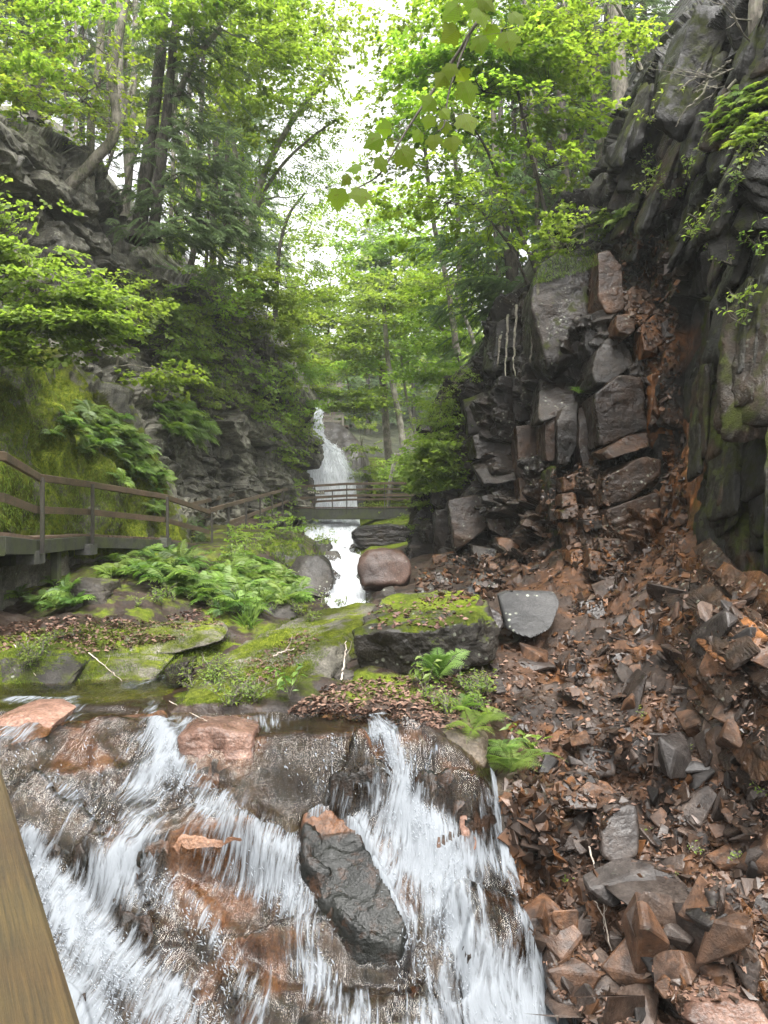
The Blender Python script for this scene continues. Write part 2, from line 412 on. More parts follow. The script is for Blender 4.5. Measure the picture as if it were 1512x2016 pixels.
M['steel'] = wood_mat('dark_post_steel', (.02, .018, .015), (.06, .05, .04), .2)
M['conc'] = wood_mat('footing', (.05, .05, .045), (.12, .115, .105), .5)
# ---------------------------------------------------------------- rocks
_ICO = {}
def ico(n):
    if n not in _ICO:
        bm = bmesh.new(); bmesh.ops.create_icosphere(bm, subdivisions=n, radius=1.0)
        V = np.array([v.co[:] for v in bm.verts]); F = np.array([[v.index for v in f.verts] for f in bm.faces]); bm.free()
        _ICO[n] = (V / np.linalg.norm(V, axis=1)[:, None], F)
    return _ICO[n]
def planes_of(q):
    bm = bmesh.new()
    for c in q: bm.verts.new(tuple(c))
    bmesh.ops.convex_hull(bm, input=bm.verts)
    N, Dd = [], []
    for f in bm.faces:
        f.normal_update(); n = np.array(f.normal[:])
        if np.linalg.norm(n) < .5: continue
        d = n @ np.array(f.verts[0].co[:])
        if d < 0: n, d = -n, -d
        if all(n @ m < .995 for m in N): N.append(n); Dd.append(max(d, .03))
    bm.free(); return np.array(N), np.array(Dd)
def star(pts=None, sub=4, p=26, amp=.03, fs=2.2, seed=0, N=None, Dd=None, s=None, c=None, chips=5, layer=0.0, cmin=.74):
    """an angular rock: the soft intersection of its flat faces, roughened"""
    if pts is not None:
        pts = np.asarray(pts, float); c = pts.mean(0); s = np.maximum(np.abs(pts - c).max(0), .02)
        N, Dd = planes_of((pts - c) / s)
        g = np.random.default_rng(seed)
        if chips:
            cn = g.normal(size=(chips, 3)); cn /= np.linalg.norm(cn, axis=1)[:, None]
            sup = ((pts - c) / s @ cn.T).max(0)
            N = np.vstack([N, cn]); Dd = np.concatenate([Dd, sup * g.uniform(cmin, .95, chips)])
    V, F = ico(sub)
    a = np.clip(V @ N.T, 0, None) / Dd
    r = (a ** p).sum(1) ** (-1.0 / p)
    W = V * r[:, None] * s + c
    dr = V / s; dr /= np.linalg.norm(dr, axis=1)[:, None]
    m = min(s.min() * 1.2, 1.0)
    d = fbm(W, fs / m, 4, seed) * amp * m
    if layer:
        d = d + np.abs(fbm(W * np.array([.6, .6, 5.0]), 1.4 / m, 3, seed + 5)) * layer * m
    return W + dr * d[:, None], F
def poly3(poly, Y, t, tilt=0.0, back=.85):
    """outline (px, py[, Y]) pushed back t metres; tilt makes the top recede"""
    A = []
    cy = np.mean([q[1] for q in poly]); cx = np.mean([q[0] for q in poly])
    for q in poly:
        y = q[2] if len(q) > 2 else Y
        y = y + tilt * (cy - q[1]) / F_ * y
        A.append(P(q[0], q[1], y)); c = P(cx, cy, y)
        b = c + (A[-1] - c) * back; A.append(b + np.array([0, t, 0]))
    return np.array(A)

# ---------------------------------------------------------------- ground: one sheet through scattered levels
G = [(-250,1400,8.4),(0,1400,8.35),(150,1425,8.0),(250,1425,7.95),(340,1433,7.85),(500,1427,7.9),(640,1424,7.85),(760,1440,7.6),(860,1470,7.3),(930,1530,7.1),
 (-250,1500,7.35),(0,1500,7.3),(150,1520,7.3),(0,1700,6.55),(200,1650,6.9),(350,1620,7.05),(350,1800,6.4),(0,2016,5.7),(200,1850,6.2),(350,2016,5.8),(-250,1900,5.8),
 (520,1560,7.35),(600,1600,7.2),(560,1750,6.55),(700,1700,6.75),(600,2016,5.75),(800,1560,7.2),(780,1700,6.7),(860,1850,6.2),(800,2016,5.8),(930,1700,6.8),(1000,1850,6.4),(1010,2016,5.95),
 (300,2400,5.0),(900,2400,5.1),(1400,2300,5.1),(-200,2500,4.6),
 (970,1460,8.0),(1010,1560,7.9),(1050,1700,7.3),(1090,1850,6.9),(1130,2016,6.3),
 (1100,1500,8.2),(1150,1600,7.7),(1150,1750,7.1),(1200,1900,6.5),(1300,2016,6.0),(1300,1500,8.0),(1300,1650,7.3),(1350,1800,6.6),(1500,1500,7.4),(1512,1700,6.6),(1512,2016,5.7),(1700,1600,6.6),
 (1500,1300,8.2),(1400,1250,9.4),(1300,1270,10),(1200,1300,10),(1100,1330,9.9),(1050,1400,9.0),(1150,1230,11),(1250,1200,11.2),(1000,1200,13),(1100,1180,12.6),(1180,1150,13),(980,1110,16.6),(1050,1120,15.5),(900,1130,16.8),(840,1130,17.5),
 (1700,1200,8.5),(1900,1000,9),(1400,1050,12),(1200,1000,15),
 (420,1418,8.1),(560,1404,8.25),(700,1400,8.3),(820,1420,8.2),(900,1400,8.6),(940,1440,8.3),(650,1350,9.0),(760,1345,9.1),(880,1340,9.4),(980,1320,9.8),(900,1240,11.5),(1000,1260,11.2),(960,1210,12.8),
 (-150,1420,8.4),(0,1365,9.35),(150,1362,9.4),(330,1380,8.9),(300,1352,9.7),(350,1345,10.0),(-300,1352,9.8),
 (0,1335,9.8),(120,1332,9.95),(250,1322,10.2),(360,1330,10.4),(0,1290,10.1),(150,1290,10.5),(280,1290,10.8),(400,1280,11.2),(430,1250,12.2),
 (60,1240,11.2),(200,1240,11.4),(330,1245,11.8),(0,1180,11.7),(-200,1200,10.5),(150,1190,12.2),(230,1150,13.0),(330,1143,14),(430,1160,14.6),(540,1190,15),(620,1190,15.8),
 (100,1180,13.3),(200,1150,14.4),(300,1120,15.8),(380,1100,17.5),(0,1280,12.5),(-200,1330,10.6),(100,1110,17),(250,1090,20),
 (480,1235,12.9),(600,1215,14),(700,1205,14.5),(700,1184,18),(660,1184,18),(560,1150,18),(480,1110,18.5),(520,1080,20),(600,1090,21),(450,1080,21.5),(560,1050,25),(600,1045,28),(460,1060,24),
 (650,1110,24),(690,1110,24),(640,1060,31),(690,1060,31),(650,1032,37),(700,1025,38),(760,1040,30),(800,1060,27),(760,1110,21),(850,1100,20),(780,1025,33),
 (740,960,43),(800,945,42),(860,940,42),(700,900,60),(800,905,60),(900,900,60),(600,900,60),(800,870,90),(600,870,90),(1000,870,90),(300,900,90),(1300,900,80),(1100,950,40),(1000,980,28),(300,980,40),(100,1000,40),(300,1020,28)]
G = PP(G)
def _lg(a): return np.stack([a[:, 0] / a[:, 1] * 10, np.log(a[:, 1]) * 10], 1)
_gq = _lg(G); _K = np.linalg.norm(_gq[:, None] - _gq[None], axis=2)
_n = len(G); _A = np.zeros((_n + 3, _n + 3)); _A[:_n, :_n] = _K - 0.08 * np.eye(_n); _A[:_n, _n] = 1; _A[:_n, _n + 1:] = _gq
_A[_n, :_n] = 1; _A[_n + 1:, :_n] = _gq.T
_w = np.linalg.solve(_A, np.concatenate([G[:, 2] / G[:, 1], np.zeros(3)]))
def ground_z(x, y):
    q = _lg(np.stack([x, y], 1)); out = np.empty(len(q))
    for a in range(0, len(q), 20000):
        b = q[a:a + 20000]; k = np.linalg.norm(b[:, None] - _gq[None], axis=2)
        out[a:a + 20000] = k @ _w[:_n] + _w[_n] + b @ _w[_n + 1:]
    return out * y

def inpoly(px, py, poly):
    r = np.zeros(len(px), bool); n = len(poly)
    for i in range(n):
        x1, y1 = poly[i]; x2, y2 = poly[(i + 1) % n]
        if y1 == y2: continue
        c = ((py < y1) != (py < y2)) & (px < (x2 - x1) * (py - y1) / (y2 - y1) + x1)
        r ^= c
    return r
def segdist(px, py, line):
    d = np.full(len(px), 1e9); tt = np.zeros(len(px)); acc = 0; W = np.zeros(len(px))
    for (x1, y1, w1), (x2, y2, w2) in zip(line[:-1], line[1:]):
        L2 = (x2 - x1) ** 2 + (y2 - y1) ** 2
        t = np.clip(((px - x1) * (x2 - x1) + (py - y1) * (y2 - y1)) / L2, 0, 1)
        e = np.hypot(px - x1 - t * (x2 - x1), py - y1 - t * (y2 - y1)) / (w1 + t * (w2 - w1))
        m = e < d; d[m] = e[m]
    return d
CASC = [(-320,1385),(0,1400),(330,1405),(345,1425),(760,1425),(830,1440),(900,1500),(960,1560),(985,1640),(1020,1760),(1070,1860),(1150,1960),(1220,2700),(-320,2700)]

nr, nc = 560, 560
ys = np.exp(np.linspace(math.log(4.2), math.log(15), 400)); ys = np.concatenate([ys[:-1], np.exp(np.linspace(math.log(15), math.log(140), 160))])
nr = len(ys); us = np.linspace(-520, 1980, nc)
PXg, Yg = np.meshgrid(us, ys); Xg = (PXg - 756) / F_ * Yg
Zg = ground_z(Xg.ravel(), Yg.ravel()); X = Xg.ravel(); Y = Yg.ravel(); PX = PXg.ravel()
PYv = 1008 - Zg / Y * F_
mc = inpoly(PX, PYv, CASC).astype(float)
# soften the mask on the grid
def blur(m, shp, n=4):
    m = m.reshape(shp)
    for _ in range(n):
        q = np.pad(m, 1, mode='edge'); m = (q[:-2, 1:-1] + q[2:, 1:-1] + q[1:-1, :-2] + q[1:-1, 2:] + q[1:-1, 1:-1]) / 5
    return m.ravel()
mc = blur(mc, (nr, nc), 4)
Pw = np.stack([X, Y, Zg], 1)
talus = smooth01(PX, 940, 1080) * smooth01(Y, 22, 15)
near = smooth01(Y, 30, 16)
# cascade rock: stepped ledges; talus: shards; bank: humps
RmC = rotm('z', 24) @ rotm('x', 12)
q = Pw.copy(); q[:, 2] *= 1.0
lip = smooth01(PYv, 1428, 1500)
cas = blocky(q, (1.2, .7, .5), .34, RmC, 3, .5, .06) + blocky(q, (.42, .36, .2), .08, RmC, 9, .6, .03) + fbm(q, 3.2, 4, 5) * .03
tal = blocky(q, (.7, .7, .5), .16, rotm('z', 30), 21, .9, .0) + blocky(q, (.25, .25, .2), .05, rotm('z', 10), 25, .9) + fbm(q, 1.2, 3, 8) * .1
ban = fbm(q, .9, 3, 31) * .13 + fbm(q, 4.0, 4, 35) * .045
dz = mc * cas * (0.25 + .75 * lip) + (1 - mc) * (talus * tal + (1 - talus) * ban * near)
pool = inpoly(PX, PYv, [(-400, 1300), (0, 1345), (200, 1338), (330, 1325), (400, 1330), (345, 1375), (330, 1410), (345, 1440), (780, 1440), (780, 1400), (330, 1392), (300, 1405), (0, 1430), (-400, 1440)]).astype(float)
chn = np.clip(1.3 - segdist(PX, PYv, [(690, 1200, 34), (685, 1100, 36), (660, 1040, 60), (655, 1005, 75)]), 0, 1) * (Y > 14)
BPOLY = [(590, 1625), (640, 1600), (700, 1640), (765, 1760), (806, 1850), (790, 1905), (700, 1890), (630, 1800), (592, 1740)]
bul = blur(inpoly(PX, PYv, BPOLY).astype(float), (nr, nc), 2)
Zn = Zg + bul * .2 - .45 * blur(chn, (nr, nc), 2) + dz * (1 - .75 * pool) * (1 - .55 * bul) - .16 * blur(pool, (nr, nc), 3)
mossA = np.full(len(X), 0.0)
isle = inpoly(PX, PYv, [(345, 1410), (340, 1340), (640, 1340), (700, 1300), (980, 1300), (960, 1400), (940, 1425), (820, 1398), (360, 1398)])
mossA[isle] = .34
shore = inpoly(PX, PYv, [(-300, 1380), (0, 1372), (330, 1345), (470, 1260), (420, 1225), (180, 1225), (0, 1250), (-300, 1250)]); mossA[shore] = .5
mossA[(Y > 12) & (PX < 620) & (Y < 30)] = .32
mossA[(Y >= 25) & (PX > 700)] = .65
mossA = blur(mossA - .4 * talus - .45 * mc, (nr, nc), 3)
stn = blur(np.clip(mc * (fbm(Pw, 1.3, 4, 79) > -.2) + 2.2 * (bul > .3) * (PYv > 1670), 0, 1.4) + .35 * talus * (fbm(Pw, 1.1, 3, 77) > -.1), (nr, nc), 2)
Vg = np.stack([X, Y, Zn], 1); register(Vg)
GF = gridF(nr, nc)
# split faces: cascade rock / ground material by mask
fm = (mc[GF].mean(1) > .5).astype(int)
mb = MB(); mb.add(Vg, GF[fm == 0], 0); mb.Fs.append((GF[fm == 1], 1, None))
o = obj('ground', mb, [M['ground'], M['cascade']], smooth=True, vattr={'moss': mossA, 'stain': stn}); tag(o, kind='structure')
GROUND = Vg.reshape(nr, nc, 3)

# ---------------------------------------------------------------- cliffs
def sheet(name, rows, nr, nc, mat, disp, mossf=None, stainf=None, smooth=False, kind='structure', flip=False):
    C = PP(rows); Gd = dense(C, nr, nc); N = gnormal(Gd)
    if flip: N = -N
    V0 = Gd.reshape(-1, 3); px = V0[:, 0] / V0[:, 1] * F_ + 756; py = 1008 - V0[:, 2] / V0[:, 1] * F_
    tr = np.repeat(np.linspace(0, 1, nr), nc) * (len(rows) - 1); V = V0 + N.reshape(-1, 3) * (blur(disp(V0, px, py), (nr, nc), 1) * (.12 + .88 * smooth01(tr, .55, 1.35)))[:, None]
    va = {'moss': mossf(V0, px, py) if mossf else np.zeros(len(V)), 'stain': stainf(V0, px, py) if stainf else np.zeros(len(V))}
    mb = MB(); F = gridF(nr, nc); mb.add(V, F if not flip else F[:, ::-1]); register(V)
    o = obj(name, mb, mat, smooth=smooth, vattr=va); tag(o, kind=kind); return o, V

# left gorge wall. columns: far left -> falls ; rows: hill behind, top edge, ... foot
colsL = [
 # px list per row given as (px,py,Y)
 [(-420,60,20),(-200,150,23),(-40,200,27),(110,235,30),(260,400,34),(400,535,37),(500,600,41),(560,660,44),(610,740,46),(640,790,48)],
 [(-400,130,13.5),(-150,200,16),(-30,230,19),(85,262,21.5),(165,310,23.5),(285,505,26),(400,560,28.5),(480,625,31.5),(545,715,34.5),(612,822,38)],
 [(-400,230,13),(-150,290,15.5),(-30,300,18.2),(75,335,20.6),(180,450,22.6),(288,545,24.8),(395,600,27.6),(482,670,30.9),(548,750,34.0),(616,850,37.8)],
 [(-400,330,13),(-150,380,15.5),(-30,400,18.2),(70,420,20.5),(180,520,22.5),(285,620,24.6),(390,680,27.3),(480,740,30.8),(548,800,33.9),(618,880,37.7)],
 [(-400,550,12.9),(-150,560,15.2),(-40,560,17.8),(65,590,19.8),(180,640,22.0),(285,700,24.4),(390,750,27.2),(478,800,30.7),(548,850,33.9),(618,910,37.6)],
 [(-400,720,12.4),(-150,700,14.6),(-35,700,16.8),(70,720,18.9),(185,760,21.0),(290,790,24.0),(388,830,27.0),(475,870,30.6),(546,900,33.8),(616,940,37.5)],
 [(-400,870,11.4),(-140,860,13.5),(-20,850,15.6),(85,860,17.8),(205,880,19.8),(300,885,23.4),(386,910,26.8),(472,930,30.4),(544,950,33.7),(612,975,37.4)],
 [(-400,1010,10.6),(-120,980,12.6),(15,970,15.1),(120,970,17.2),(240,985,19.4),(325,990,22.9),(388,985,26.5),(470,985,30.2),(542,995,33.6),(606,1005,37.2)],
 [(-400,1120,10.4),(-105,1110,12.4),(30,1100,14.9),(135,1100,17.0),(262,1085,19.2),(345,1065,22.6),(394,1050,26.0),(470,1045,30.0),(540,1040,33.4),(600,1040,37.0)],
 [(-400,1500,9.8),(-120,1400,11.5),(10,1340,13.6),(120,1300,15.9),(250,1230,18.3),(345,1150,22),(400,1110,25.6),(470,1090,29.6),(540,1080,33),(600,1075,36.6)],
]
RmL = rotm('y', -14) @ rotm('z', -22)
def dL(V, px, py):
    bulge = inpoly(px, py, [(-400, 760), (0, 690), (120, 700), (210, 800), (290, 900), (355, 1060), (300, 1300), (-400, 1500)]).astype(float)
    bulge = blur(bulge, (430, 620), 12)
    rk = blocky(V, (2.4, 2.0, 1.15), .95, RmL, 5, .5, .12) + blocky(V, (.9, .9, .42), .34, RmL, 8, .6, .08) + blocky(V, (.35, .35, .2), .1, RmL, 12, .8) + fbm(V, 1.3, 4, 3) * .1
    mo = fbm(V * np.array([1, 1, .55]), 1.1, 5, 41) * .42 + np.abs(fbm(V * np.array([1, 1, .3]), 4.5, 3, 45)) * -.12
    return (rk * (1 - bulge) + (mo + .55) * bulge)
def mL(V, px, py):
    bulge = blur(inpoly(px, py, [(-400, 760), (0, 690), (120, 700), (210, 790), (300, 900), (362, 1060), (300, 1110), (-400, 1110)]).astype(float), (430, 620), 10)
    return bulge * (.36 + .16 * fbm(V, .8, 3, 44)) + .15 * smooth01(py, 700, 300) + .08
oL, VL = sheet('left_cliff', colsL, 430, 620, M['cliff'], dL, mL, flip=False)
# split the thick moss off by material
def assign(o, V, nr, nc, mats, f):
    me = o.data
    for m in mats: me.materials.append(m)
    F = gridF(nr, nc); c = V[F].mean(1); px = c[:, 0] / c[:, 1] * F_ + 756; py = 1008 - c[:, 2] / c[:, 1] * F_
    me.polygons.foreach_set('material_index', f(px, py, c).astype(np.int32)); me.update()
assign(oL, VL, 430, 620, [M['mossy'], M['hill']], lambda px, py, c: np.where(inpoly(px + 14 * fbm(c, 1.2, 3, 2), py + 14 * fbm(c, 1.2, 3, 6), [(-400, 740), (0, 680), (120, 690), (215, 790), (300, 890), (362, 1060), (300, 1130), (-400, 1130)]), 1, 0))

# right wall, leaning back
colsR = [
 [(1150,300,34),(1230,150,30),(1330,10,27),(1450,-120,24),(1600,-200,20),(1900,-300,17)],
 [(1180,425,18.5),(1240,225,17.2),(1330,85,15.6),(1420,10,13.8),(1530,-60,12),(1850,-150,10.5)],
 [(1190,450,17.6),(1260,330,16.4),(1345,220,14.9),(1440,160,13.0),(1545,110,11.2),(1850,50,9.6)],
 [(1215,480,17.0),(1275,450,15.9),(1350,400,14.5),(1445,370,12.5),(1550,350,10.6),(1850,300,9.1)],
 [(1240,540,16.6),(1290,580,15.4),(1350,600,14.1),(1450,600,12.0),(1555,600,10.1),(1850,600,8.7)],
 [(1250,700,16.0),(1300,780,14.8),(1352,800,13.6),(1452,820,11.5),(1558,840,9.7),(1850,850,8.4)],
 [(1250,900,15.4),(1300,960,14.3),(1350,1000,13.0),(1450,1020,11.0),(1560,1040,9.3),(1850,1050,8.1)],
 [(1250,1080,14.6),(1300,1120,13.4),(1352,1160,12.2),(1455,1200,10.3),(1570,1230,8.8),(1850,1250,7.9)],
 [(1250,1300,13),(1300,1320,12),(1370,1340,11.0),(1470,1390,9.6),(1600,1420,8.2),(1850,1500,7.6)],
]
RmR = rotm('y', 17) @ rotm('z', -42)
def dR(V, px, py):
    up = smooth01(py, 650, 380)
    w = blocky(V, (.6, 1.3, 3.4), .6, RmR, 61, .3, .12) * (.3 + .85 * up) + blocky(V, (.3, .7, 1.9), .16, RmR, 65, .4, .03) * (.25 + .8 * up)
    w += blocky(V, (1.8, 2.6, 2.6), .55, RmR, 75, .6, .05) * .8 + fbm((V @ RmR.T) * np.array([1.8, 1.8, .35]), 1.5, 5, 71) * .09 + blocky(V, (.9, .9, .9), .3, RmR, 68, .5) * up + fbm(V, 3, 4, 73) * .03
    return w
def mR(V, px, py): return .02 + .1 * smooth01(py, 500, 900) * smooth01(px, 1330, 1400)
def sR(V, px, py):
    g = np.clip(1.25 - segdist(px, py, [(1300, 560, 26), (1335, 700, 40), (1360, 850, 48), (1365, 1000, 60), (1375, 1150, 75), (1480, 1290, 100)]), 0, 1)
    g2 = np.clip(1.1 - segdist(px, py, [(1440, 1080, 30), (1490, 1250, 50)]), 0, 1) + .8 * np.clip(1 - segdist(px, py, [(1285, 330, 8), (1330, 340, 8)]), 0, 1)
    return np.clip(g + g2, 0, 1) * np.clip(.65 + fbm(V, 1.3, 3, 91), 0, 1)
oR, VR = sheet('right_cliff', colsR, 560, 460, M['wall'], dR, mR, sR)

def plates(name, poly, n, la, lb, hw, ht, seed, mat, ms_, stc, jit=.12):
    g = np.random.default_rng(seed); mb = MB(); ss = []; A = np.array(poly, float); q = []
    while len(q) < n:
        c = g.uniform(A.min(0), A.max(0), (50, 2)); q += list(c[inpoly(c[:, 0], c[:, 1], poly)])
    ld = P(*la) - P(*lb); ld /= np.linalg.norm(ld)
    for k in range(n):
        px, py = q[k]; c_ = P(px, py, D(px, py, 2) + .04); a, b = P(px + 30, py, D(px + 30, py, 2)), P(px - 30, py, D(px - 30, py, 2))
        ll = ld + g.normal(0, jit * .6, 3); ll /= np.linalg.norm(ll); sd = a - b; sd = sd / np.linalg.norm(sd) + g.normal(0, jit, 3); nn = np.cross(sd, ll); nn /= np.linalg.norm(nn); sd = np.cross(ll, nn)
        h = np.array([g.uniform(*hw[0]), g.uniform(*hw[1]), g.uniform(*ht)])
        cr = np.array([[x, y, z] for x in (-1, 1) for y in (-1, 1) for z in (-1, 1)]) * h * g.uniform(.7, 1.0, (8, 3))
        V, F = star(cr @ np.stack([ll, sd, nn]) + c_, 5, 60, .09, 2.2, seed + k, chips=6, layer=.0); register(V); mb.add(V, F); ss.append(np.full(len(V), g.choice(stc)))
    o = obj(name, mb, mat, smooth=True, vattr={'moss': np.full(sum(map(len, mb.V)), ms_), 'stain': np.concatenate(ss)}); return tag(o, kind='structure')
plates('leaning_rock_plates', [(1188,450),(1240,240),(1340,110),(1430,50),(1560,10),(1560,640),(1440,640),(1350,560),(1260,500)], 90, (1300,130,16), (1180,470,16), ((.35, 1.2), (.16, .42)), (.05, .13), 2100, M['wall'], .1, [0, 0, 0, .1])
plates('steep_rock_plates', [(1370,620),(1560,640),(1560,1180),(1400,1150),(1360,900)], 34, (1420,600,11.6), (1400,1150,10.6), ((.5, 1.3), (.25, .6)), (.03, .09), 2300, M['wall'], .12, [0, 0, .08], .08)

# jointed buttress between the wall and the falls
colsB = [
 [(826,860,27),(860,780,26),(938,690,24),(1005,600,22),(1064,555,20.6),(1134,495,19.8),(1204,466,19.2),(1300,466,18.2)],
 [(828,900,25),(850,800,23.5),(935,700,21.2),(1000,605,19.5),(1060,560,18.3),(1130,500,17.4),(1200,470,17),(1300,470,16.3)],
 [(826,935,24),(850,840,22.6),(930,760,20.6),(1000,700,19),(1062,660,17.8),(1130,600,16.9),(1200,560,16.4),(1310,560,15.8)],
 [(824,960,23.5),(850,900,22.2),(930,850,20.0),(1000,830,18.4),(1064,800,17.3),(1130,760,16.4),(1205,720,15.7),(1330,720,15.1)],
 [(822,1000,23.2),(850,970,22),(930,930,19.6),(1000,930,18.0),(1066,920,17.0),(1135,900,16.0),(1210,890,15.1),(1340,880,14.5)],
 [(822,1050,23),(852,1040,21.6),(930,1020,19.1),(1004,1020,17.6),(1070,1020,16.4),(1145,1020,15.2),(1220,1020,14.3),(1345,1020,13.7)],
 [(822,1110,22.5),(855,1100,21),(935,1090,18.4),(1010,1095,17.0),(1080,1110,15.6),(1155,1130,14.3),(1235,1150,13.3),(1350,1150,12.8)],
 [(822,1180,21.5),(860,1170,20),(940,1170,17),(1020,1180,15.4),(1090,1220,13.8),(1170,1260,12.6),(1250,1280,11.8),(1370,1260,11.8)],
]
RmB = rotm('y', 7) @ rotm('z', -28)
def dB(V, px, py):
    return blocky(V, (1.0, 1.2, 1.5), .9, RmB, 101, .35, .15, .9) + blocky(V, (.45, .6, .55), .42, RmB, 105, .5, .08, .9) + blocky(V, (.2, .25, .18), .12, RmB, 108, .8) + fbm(V, 2.5, 4, 111) * .05
def sB(V, px, py):
    g = np.clip(1.2 - segdist(px, py, [(1270, 560, 25), (1310, 720, 40), (1320, 1000, 35), (1330, 1200, 60)]), 0, 1) + .45 * smooth01(py, 900, 1150) * smooth01(px, 1000, 1150)
    return np.clip(g, 0, 1) * np.clip(.7 + fbm(V, 1.3, 3, 95), 0, 1)
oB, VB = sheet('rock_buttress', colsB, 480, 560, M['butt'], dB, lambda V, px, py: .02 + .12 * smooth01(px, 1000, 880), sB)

BL = [([(1085,405),(1120,374),(1182,366),(1186,472),(1090,505)],19.4,1.6,.1,.2,0), # outline, Y, thickness, tilt, moss, stain
 ([(1048,575),(1065,520),(1100,497),(1172,505),(1178,610),(1150,640),(1150,745),(1062,750),(1046,650)],16.4,2.4,.2,.4,0),
 ([(1178,488),(1196,486),(1232,535),(1237,605),(1207,622),(1180,608)],15.6,1.2,.3,.0,.25),
 ([(1150,618),(1197,608),(1200,668),(1156,708)],15.7,1.2,.1,0,0),
 ([(1158,760),(1175,690),(1205,655),(1232,660),(1264,702),(1222,728),(1188,765)],15.1,1.6,.5,.12,0),
 ([(1236,560),(1285,575),(1290,610),(1262,640),(1238,620)],15.2,1.0,.6,0,.3),
 ([(1215,620),(1250,615),(1252,650),(1232,668),(1212,655)],14.9,.8,.3,.1,.2),
 ([(1262,640),(1302,610),(1330,650),(1300,700),(1270,705)],14.8,.9,.5,0,.5),
 ([(1172,775),(1215,740),(1268,727),(1273,842),(1230,862),(1180,884)],14.6,1.6,.12,.0,.1),
 ([(1180,888),(1230,862),(1273,838),(1277,880),(1202,905)],14.3,1.2,1.4,0,.2),
 ([(1186,930),(1225,912),(1302,890),(1303,962),(1250,982),(1205,1002),(1186,995)],13.9,1.8,.15,.05,.1),
 ([(1196,1004),(1250,986),(1300,966),(1299,1030),(1226,1062),(1200,1055)],13.7,1.6,.1,.05,.15),
 ([(1222,1066),(1298,1032),(1303,1112),(1242,1132),(1216,1120)],13.4,1.5,.1,0,.3),
 ([(1228,1140),(1302,1118),(1303,1215),(1252,1228),(1236,1190)],13.0,1.4,.1,0,.3),
 ([(1278,738),(1332,714),(1331,870),(1290,884),(1277,862)],14.7,1.1,0,-.2,1.0),
 ([(1062,745),(1150,745),(1147,792),(1082,832),(1062,832)],16.2,1.4,1.2,.0,0),
 ([(1073,818),(1094,808),(1093,908),(1074,908)],15.8,1.0,.05,.05,.1),
 ([(1096,806),(1142,788),(1143,862),(1116,918),(1098,915)],15.6,1.0,.05,.0,0),
 ([(912,782),(990,760),(996,830),(975,852),(922,856)],19.3,1.8,.1,.3,0),
 ([(1008,728),(1042,722),(1043,782),(1010,783)],17.8,1.2,.1,0,0),
 ([(1010,788),(1043,786),(1044,830),(1014,828)],17.9,1.2,.0,0,0),
 ([(922,860),(1012,838),(1017,888),(975,905),(928,903)],18.3,1.6,.2,0,0),
 ([(926,908),(1012,892),(1017,946),(958,958)],18.0,1.4,1.1,0,0),
 ([(1016,838),(1066,834),(1078,930),(1064,1002),(1022,930)],17.2,1.4,.15,.0,.1),
 ([(1020,934),(1064,962),(1062,1004),(1026,992)],17.0,1.0,.6,0,.2),
 ([(848,930),(925,913),(942,960),(862,1002),(848,990)],20.8,1.8,.2,.2,0),
 ([(856,1004),(888,1000),(905,1090),(856,1098)],20.0,1.6,.0,.1,0),
 ([(882,985),(955,968),(967,1030),(930,1062),(897,1092)],18.4,1.6,.35,.05,.05),
 ([(958,1000),(1020,988),(1042,1042),(1000,1062),(965,1042)],17.6,1.4,.6,0,.1),
 ([(928,1072),(992,1084),(988,1112),(935,1106)],17.0,1.2,.9,0,0),
 ([(850,815),(912,790),(924,852),(872,892),(850,882)],21.5,2.0,.3,.4,0),
 ([(838,892),(920,896),(926,914),(850,932)],21.2,1.6,.5,.2,0),
 ([(806,1010),(850,990),(856,1098),(812,1090)],22.2,1.8,.1,.2,0),
 ([(970,640),(1042,600),(1046,700),(985,740),(960,720)],18.9,2.0,.3,.3,0),
 ([(985,740),(1012,725),(1010,830),(985,830)],18.6,1.4,.1,.1,0),
 ([(1078,915),(1098,918),(1112,1100),(1088,1112)],15.4,.8,.0,.5,0),
 ([(1143,800),(1170,785),(1176,890),(1150,930),(1140,880)],15.4,1.2,.2,.0,.1),
 ([(1140,925),(1180,905),(1190,1000),(1160,1020),(1140,980)],14.9,1.2,.2,.1,.2),
]
rg = np.random.default_rng(7)
for cx, y0, y1, w, Y0, lean in [(1118,935,1160,36,15.0,.12),(1158,1000,1220,40,14.0,.16),(1196,1060,1290,42,13.2,.2),(1000,1060,1110,44,16.8,.1),(875,1090,1150,60,19,.0)]:
    y = y0
    while y < y1:
        h = rg.uniform(16, 42); x = cx + (y - y0) * lean + rg.uniform(-6, 6); ww = w * rg.uniform(.75, 1.15) / 2; s = rg.uniform(-8, 4)
        Yq = Y0 - (y - y0) * .0085 + rg.uniform(-.2, .2)
        BL.append(([(x - ww, y - s), (x + ww, y + s), (x + ww + rg.uniform(-4, 4), y + h), (x - ww + 4, y + h + 3)], Yq, .8, rg.uniform(.2, 1.2), rg.uniform(-.1, .25), rg.uniform(.0, .6)))
        y += h + rg.uniform(1, 5)
mb = MB(); ms = []; ss = []
for k, (poly, Y0, t, tilt, mo, st) in enumerate(BL):
    big = max(np.ptp([q[0] for q in poly]), np.ptp([q[1] for q in poly])) > 75
    V, F = star(poly3(poly, Y0, t, tilt), 6 if big else 5, 60, .045, 1.8, 300 + k, chips=6, layer=.022)
    register(V); mb.add(V, F); ms.append(np.full(len(V), float(mo) + .1)); ss.append(np.full(len(V), float(st)))
o = obj('jointed_rock', mb, M['butt'], smooth=True, vattr={'moss': np.concatenate(ms), 'stain': np.concatenate(ss)}); tag(o, kind='structure')
